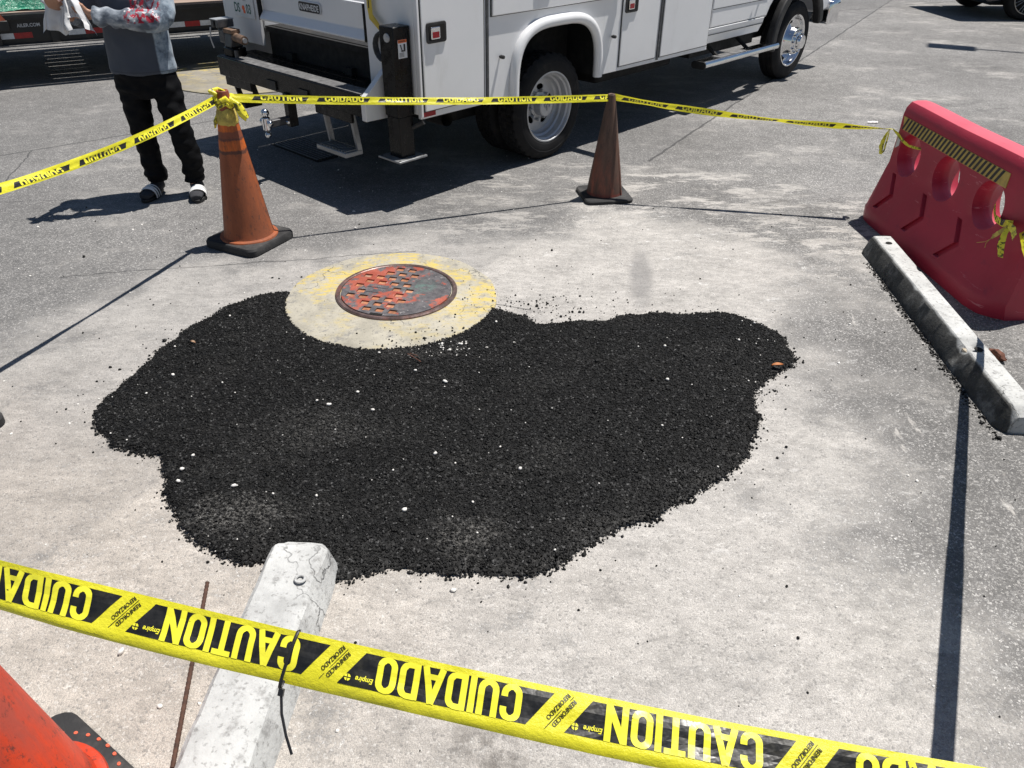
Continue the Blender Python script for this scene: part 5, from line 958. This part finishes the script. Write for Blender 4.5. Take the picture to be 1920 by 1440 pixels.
parts = [chain([(-.03, .015, .84), (-.03, .015, .95), (-.028, .012, 1.10), (-.02, .01, 1.28), (-.012, .01, 1.38), (-.01, .005, 1.43)], [(.150, .105), (.155, .105), (.140, .100), (.165, .110), (.15, .09), (.06, .055)], 20, upv=(0, 1, 0)),
         chain([(-.01, .008, 1.40), (-.012, -.01, 1.50)], [.055, .050], 16), blob_((-.012, -.02, 1.60), .074, .092, .118), blob_((-.012, -.055, 1.545), .052, .052, .05), chain([(-.012, -.105, 1.615), (-.012, -.128, 1.575)], [.008, .013], 8), blob_((-.088, -.01, 1.59), .010, .022, .032), blob_((.064, -.01, 1.59), .010, .022, .032),
         chain([LSh, (.205, -.03, 1.27), LEl], [.055, .046, .040], 14), chain([LEl, (.05, -.18, 1.178), LWr], [.042, .040, .029], 14), chain([RSh, (-.25, -.02, 1.27), REl], [.055, .046, .040], 14), chain([REl, (-.31, -.17, 1.195), RWr], [.042, .038, .028], 14),
         chain([(-.125, .0, .86), (-.13, -.01, .47), (-.13, .02, .08)], [.068, .050, .036], 14), chain([(.085, .0, .86), (.13, -.02, .47), (.15, .0, .08)], [.068, .050, .036], 14)]
parts += hand(LWr, (-1, -.12, .12), (0, -.4, 1), .35) + hand(RWr, (.15, -.75, .35), (.9, .1, .3), .45)
for ax, tx_, ty_ in ((-.13, -.15, -.19), (.15, .215, -.195)):
    parts.append(chain([(ax, .055, .045), (ax+(tx_-ax)*.3, -.04, .052), (ax+(tx_-ax)*.75, ty_*.72, .042), (tx_, ty_+.012, .036)], [(.027, .024), (.032, .026), (.038, .018), (.022, .010)], 14, upv=(0, 0, 1))); parts.append(chain([(ax, .02, .10), (ax, .015, .05)], [.036, .040], 12))
me = remeshed(parts, .007, 3); me.materials.append(MATS['skin']); body = obj('body', me, pe)
hair = MB().rings([[(-.012+.080*r_*math.cos(2*math.pi*j/20), -.005+.098*r_*math.sin(2*math.pi*j/20), z+.02*max(0, -math.sin(2*math.pi*j/20))*(i < 2)) for j in range(20)] for i, (r_, z) in enumerate(((.96, 1.575), (1.0, 1.63), (.93, 1.68), (.7, 1.712), (.35, 1.727), (.02, 1.731)))]).build('hair', 'hair_dark', pe)
for ex in (-.042, .018):
    e = MB().lathe([(max(.0005, .012*math.sin(math.pi*i/10)), -.012*math.cos(math.pi*i/10)) for i in range(11)], 14, (ex, -.098, 1.605)).build('eye', 'eye_white', pe); MB().lathe([(.0005, -.0124), (.005, -.0118)], 12, (ex, -.098, 1.605), 'Y').build('iris', 'iris', e); MB().tube([(ex-.018, -.108, 1.628), (ex, -.113, 1.632), (ex+.018, -.108, 1.628)], .004, 6).build('eyebrow', 'hair_dark', pe)
MB().tube([(-.036, -.102, 1.545), (-.012, -.112, 1.547), (.012, -.102, 1.545)], [.003, .006, .003], 8).build('mouth', 'lip', pe)
# trousers
def tnoise(v): q = v*9; return .013*mnoise.noise((v.x*7, v.y*7, v.z*16)) + .009*mnoise.noise((v.x*14+v.z*9, v.y*14, v.z*26)) + .010*max(0, mnoise.noise((v.x*5, 3, v.z*30)))*sstep(.40, .10, v.z)
trs = [chain([(-.025, .0, .93), (-.025, .0, .84), (-.025, .0, .74), (-.02, .0, .68)], [(.180, .125), (.200, .140), (.195, .140), (.16, .12)], 24, upv=(0, 1, 0)),
       chain([(-.125, .0, .82), (-.13, -.005, .66), (-.13, -.012, .50), (-.132, .0, .36), (-.128, .012, .22), (-.12, .012, .14), (-.118, .010, .095)], [(.100, .112), (.092, .100), (.080, .086), (.074, .084), (.068, .078), (.070, .080), (.064, .074)], 20, upv=(0, 1, 0)),
       chain([(.085, .0, .82), (.11, -.012, .66), (.13, -.025, .50), (.150, -.012, .36), (.158, .0, .22), (.150, .005, .14), (.150, .0, .095)], [(.100, .112), (.092, .100), (.082, .086), (.078, .086), (.072, .080), (.064, .074), (.066, .074)], 20, upv=(0, 1, 0))]
me = remeshed(trs, .011, 5, tnoise); simple('trouser_black', (.0042, .0044, .0055), .7, 0, .3, 14, bump=.2, bscale=200, spec=.15); me.materials.append(MATS['trouser_black']); obj('trousers', me, pe)
# shirt: dark front, pale patterned side and sleeves
t = NT('shirt_cloth'); x, y, z = t.sep(); n1 = t.noise(8, 6, .7); c = t.ramp(t.noise(5, 4), [(.3, (.052, .060, .078)), (.7, (.072, .082, .104))])
camo = t.ramp(t.noise(13, 6, .7), [(.36, (.10, .13, .17)), (.5, (.26, .32, .38)), (.66, (.42, .47, .52))]); side = t.mr(t.math('ADD', x, t.math('MULTIPLY', n1, .01)), .128, .140); c = t.mix(side, c, camo)
arm = t.math('MULTIPLY', t.mr(y, -.175, -.16, 1, 0), t.mr(z, 1.10, 1.12)); palec = t.ramp(t.noise(11, 5, .6, t.vec(None, (1, 1, 2))), [(.40, (.10, .12, .15)), (.56, (.24, .27, .31)), (.72, (.46, .49, .52))]); c = t.mix(arm, c, palec)
# brush-lettered red print on the sleeve
bx = t.math('MULTIPLY', t.math('MULTIPLY', t.mr(x, .04, .05), t.mr(x, .21, .23, 1, 0)), t.mr(z, 1.16, 1.165)); rd = t.math('MULTIPLY', bx, t.mr(t.noise(34, 3, .5, t.vec(None, (1.6, 1, .9), (0, .4, 0))), .50, .53)); c = t.mix(rd, c, (.34, .018, .04))
wh = t.math('MULTIPLY', bx, t.mr(t.noise(30, 4, .6, t.vec(None, (1.2, 1, 1.1), (0, -.5, 0), (3, 1, 2))), .57, .60)); c = t.mix(wh, c, (.6, .58, .6))
hem = t.mr(t.math('ABSOLUTE', t.math('SUBTRACT', z, .857)), .0015, .0035, 1, 0); c = t.mix(t.math('MULTIPLY', hem, .5), c, (.03, .032, .04))
t.col(c); t.rough(.8); t.spec(.25); t.b.inputs['Sheen Weight'].default_value = .15; t.bump(t.noise(300, 2), .2, .002); MATS['shirt_cloth'] = t.done()
def snoise(v):
    arm_ = sstep(-.14, -.20, v.y); return .008*mnoise.noise((v.x*6+v.z*3, v.y*6, v.z*5)) + (.010+.018*arm_)*mnoise.noise((v.x*(9+16*arm_)+v.z*8, v.y*9, v.z*7))*.8 + .004*mnoise.noise((v.x*40, v.y*40, v.z*25))*arm_
shp = [chain([(-.022, .0, .835), (-.022, .0, .86), (-.022, .002, .98), (-.02, .004, 1.12), (-.016, .006, 1.28), (-.012, .008, 1.38), (-.01, .006, 1.44)], [(.206, .148), (.214, .152), (.208, .146), (.202, .138), (.200, .132), (.165, .105), (.075, .07)], 28, upv=(0, 1, 0)),
       chain([(.155, .015, 1.39), (.20, -.01, 1.30), (.222, -.06, 1.20), (.222, -.095, 1.155)], [.078, .074, .070, .062], 16), chain([(.235, -.075, 1.160), (.16, -.13, 1.160), (.05, -.185, 1.178), (-.06, -.225, 1.197), (-.135, -.252, 1.212)], [.060, .066, .060, .056, .053], 16),
       chain([(-.175, .015, 1.39), (-.235, -.005, 1.30), (-.27, -.03, 1.21), (-.285, -.055, 1.16)], [.078, .072, .064, .058], 16), chain([(-.285, -.045, 1.155), (-.298, -.11, 1.172), (-.312, -.18, 1.20)], [.058, .058, .054], 16)]
me = remeshed(shp, .010, 4, snoise); me.materials.append(MATS['shirt_cloth']); obj('shirt', me, pe)
simple('sock_grey', (.035, .036, .042), .9, 0, .2, 40, bump=.4, bscale=250); simple('slide_black', (.012, .012, .013), .6); simple('slide_white', (.72, .72, .71), .6)
for ax, tx_, ty_ in ((-.13, -.15, -.19), (.15, .215, -.195)):
    d = Vector((tx_-ax, ty_-.04, 0)).normalized(); s_ = Vector((-d.y, d.x, 0)); h0 = Vector((ax, .06, 0))
    sk = remeshed([chain([(ax, .058, .048), (ax+(tx_-ax)*.3, -.04, .056), (ax+(tx_-ax)*.75, ty_*.72, .046), (tx_, ty_, .040)], [(.037, .033), (.043, .035), (.050, .027), (.038, .019)], 16, upv=(0, 0, 1)), chain([(ax, .02, .13), (ax, .015, .05)], [.046, .046], 14)], .006, 4); sk.materials.append(MATS['sock_grey']); obj('sock', sk, pe)
    L = .285; out = []
    for i in range(24):
        a = 2*math.pi*i/24; u_ = .5-.5*math.cos(a); wd_ = (.034+.018*sstep(.2, .75, u_))*math.sin(a)**1.0; out.append(h0+d*(L*u_-.012)+s_*wd_*1.05)
    sl_o = MB().rings([[(p.x, p.y, z) for p in out] for z in (.002, .012, .026)]).build('slide', 'slide_black', pe, bevel=.004)
    def strap_(f0, f1, lift, m, nm):
        def fn(i, j):
            a = math.pi*j; u_ = (f0+(f1-f0)*i)*L; c_ = h0+d*(u_-.012); return c_+s_*(.060*math.cos(a))+Vector((0, 0, .014+(.062+lift+.012*(1-i))*math.sin(a)**.7))
        return MB().grid(fn, 4, 18).build(nm, m, sl_o, recalc=False)
    strap_(.46, .76, 0, 'slide_black', 'strap')
    for k in range(3): strap_(.485+k*.090, .54+k*.090, .0035, 'slide_white', 'stripe')
# white rag held in both hands
simple('rag_white', (.66, .665, .68), .85, 0, .06, 12, (.48, .46, .44), .5, .3, 220)
rg = thing('rag', 'crumpled white cloth held in the hands of the standing person', 'cloth', (PX, PY, 0))
def rag(i, j, x0, x1, xb0, xb1, zt, zb, yo, sd):
    z = zt+(zb(i)-zt)*j; x = (x0+(x1-x0)*i)*(1-j)+(xb0+(xb1-xb0)*i)*j; y = yo+(.035*math.sin(i*11+sd)+.02*math.sin(i*23+2*sd+j*2))*(.35+.65*j)-.02*j+.02*mnoise.noise((i*4, j*3, sd)); return (x+.012*mnoise.noise((i*5, j*5, sd+3)), y, z+.012*mnoise.noise((i*6, j*4, sd+9)))
MB().grid(lambda i, j: rag(i, j, -.37, -.24, -.445, -.235, 1.36, lambda q: 1.095+.055*abs(math.sin(q*4.2+.4)), -.31, .5), 40, 24).build('front_fold', 'rag_white', rg, recalc=False, angle=80)
MB().grid(lambda i, j: rag(i, j, -.30, -.22, -.27, -.125, 1.35, lambda q: 1.215-.115*q**2, -.275, 2.2), 30, 20).build('back_fold', 'rag_white', rg, recalc=False, angle=80)
crumple_r = MB().tube([(-.40, -.30, 1.30), (-.36, -.315, 1.285), (-.31, -.31, 1.275), (-.27, -.295, 1.26)], [.012, .022, .020, .010], 12); crumple_r.v = [tuple(Vector(v)+Vector((mnoise.noise(Vector(v)*50), mnoise.noise(Vector(v)*50+Vector((4, 0, 0))), mnoise.noise(Vector(v)*50+Vector((0, 7, 0)))))*.010) for v in crumple_r.v]; crumple_r.build('gathered_fold', 'rag_white', rg, angle=60)

# ================================================================ PARKED CAR, LAMP, DRAIN
simple('car_dark', (.012, .014, .018), .16, .2, .15, 3, bump=0, coat=.6); simple('rim_dark', (.02, .02, .021), .35, .4, .2, 10); simple('rim_edge', (.42, .41, .39), .3, .8, .1, 10)
cr = thing('parked_car', 'dark parked car with slim multi-spoke wheels at the top right corner', 'car', (8.33, 13.83, 0), R(3.7))
def carprof(): 
    P = [(-.92, .42), (-.95, .62), (-.85, .78), (.15, .98), (.85, 1.38), (1.6, 1.46), (2.6, 1.42), (3.3, 1.05), (3.65, .95), (3.68, .5), (3.55, .30)]
    for cx in (2.75, 0.0):
        P += [(cx+.42*math.cos(R(a)), .34+.42*math.sin(R(a))) for a in range(-8, 189, 14)]
    return P + [(-.7, .24)]
MB().prism(carprof(), 'Y', .02, 1.72).build('car_body', 'car_dark', cr, bevel=.06, seg=3); MB().add([(.35, .012, 1.02), (2.95, .012, 1.02), (2.45, .014, 1.36), (1.0, .014, 1.34)], [(0,1,2,3)]).build('side_window', 'glass_dark', cr, smooth=False)
MB().box(-.5, 3.4, .25, 1.5, .2, .5).build('underbody', 'black_frame', cr)
for wx, wy in ((0, 0), (2.75, 0), (0, 1.55), (2.75, 1.55)):
    e = bpy.data.objects.new('wheel', None); COL.objects.link(e); e.parent = cr; sg = 1 if wy == 0 else -1; y0 = wy if wy == 0 else wy+.2; yy = lambda h: y0+sg*h
    MB().lathe([(.265, yy(.02)), (.275, yy(.005)), (.33, yy(.0)), (.352, yy(.02)), (.36, yy(.05)), (.36, yy(.17)), (.35, yy(.20)), (.26, yy(.21))], 56, (wx, 0, .36), 'Y').build('tyre', 'tyre', e, angle=50)
    rm = MB().lathe([(.268, yy(.022)), (.270, yy(.010)), (.262, yy(.008)), (.256, yy(.015)), (.25, yy(.10))], 56, (wx, 0, .36), 'Y').build('rim', 'rim_edge', e); MB().lathe([(.0005, yy(.09)), (.25, yy(.10))], 40, (wx, 0, .36), 'Y').build('backing', 'dark_hole', rm)
    for k in range(20): a = R(18*k+(5 if k % 2 else 0)); MB().tube([(wx+.05*math.cos(a), yy(.012), .36+.05*math.sin(a)), (wx+.258*math.cos(a), yy(.014), .36+.258*math.sin(a))], [.007, .0045], 6).build('spoke', 'rim_edge', rm)
    MB().lathe([(.0005, yy(-.002)), (.05, yy(.002)), (.055, yy(.03))], 24, (wx, 0, .36), 'Y').build('hub_cap', 'rim_dark', rm)
lpz = thing('parking_lamp', 'tall car park lamp whose head shadow falls behind the barrier', 'lamp', (9.75, 12.15, 0)); simple('lamp_bronze', (.05, .04, .035), .5, .4)
MB().lathe([(.20, 0), (.20, .5), (.075, .52), (.06, 8.0), (.0005, 8.0)], 16).build('pole', 'lamp_bronze', lpz); aa = Vector((-1.16, .55, 0)); MB().tube([(0, 0, 7.9), tuple(aa*.75+Vector((0, 0, 7.95)))], .035, 10).build('arm', 'lamp_bronze', lpz); MB().obox(aa+Vector((0, 0, 7.95)), aa.normalized()*.30, Vector((.43, .90, 0))*.18, (0, 0, .07)).build('lamp_head', 'lamp_bronze', lpz, bevel=.02)
dg = thing('drain_grate', 'black iron drain grate in the shadow behind the truck', 'drain grate', (-1.72, 6.47, 0), R(-43)); MB().box(-.34, .34, -.16, .16, -.02, .006).build('frame', 'black_frame', dg)
for i in range(9): MB().box(-.31, .31, -.145+i*.0345, -.145+i*.0345+.018, .0065, .012).build('bar', 'cast_grey', dg)
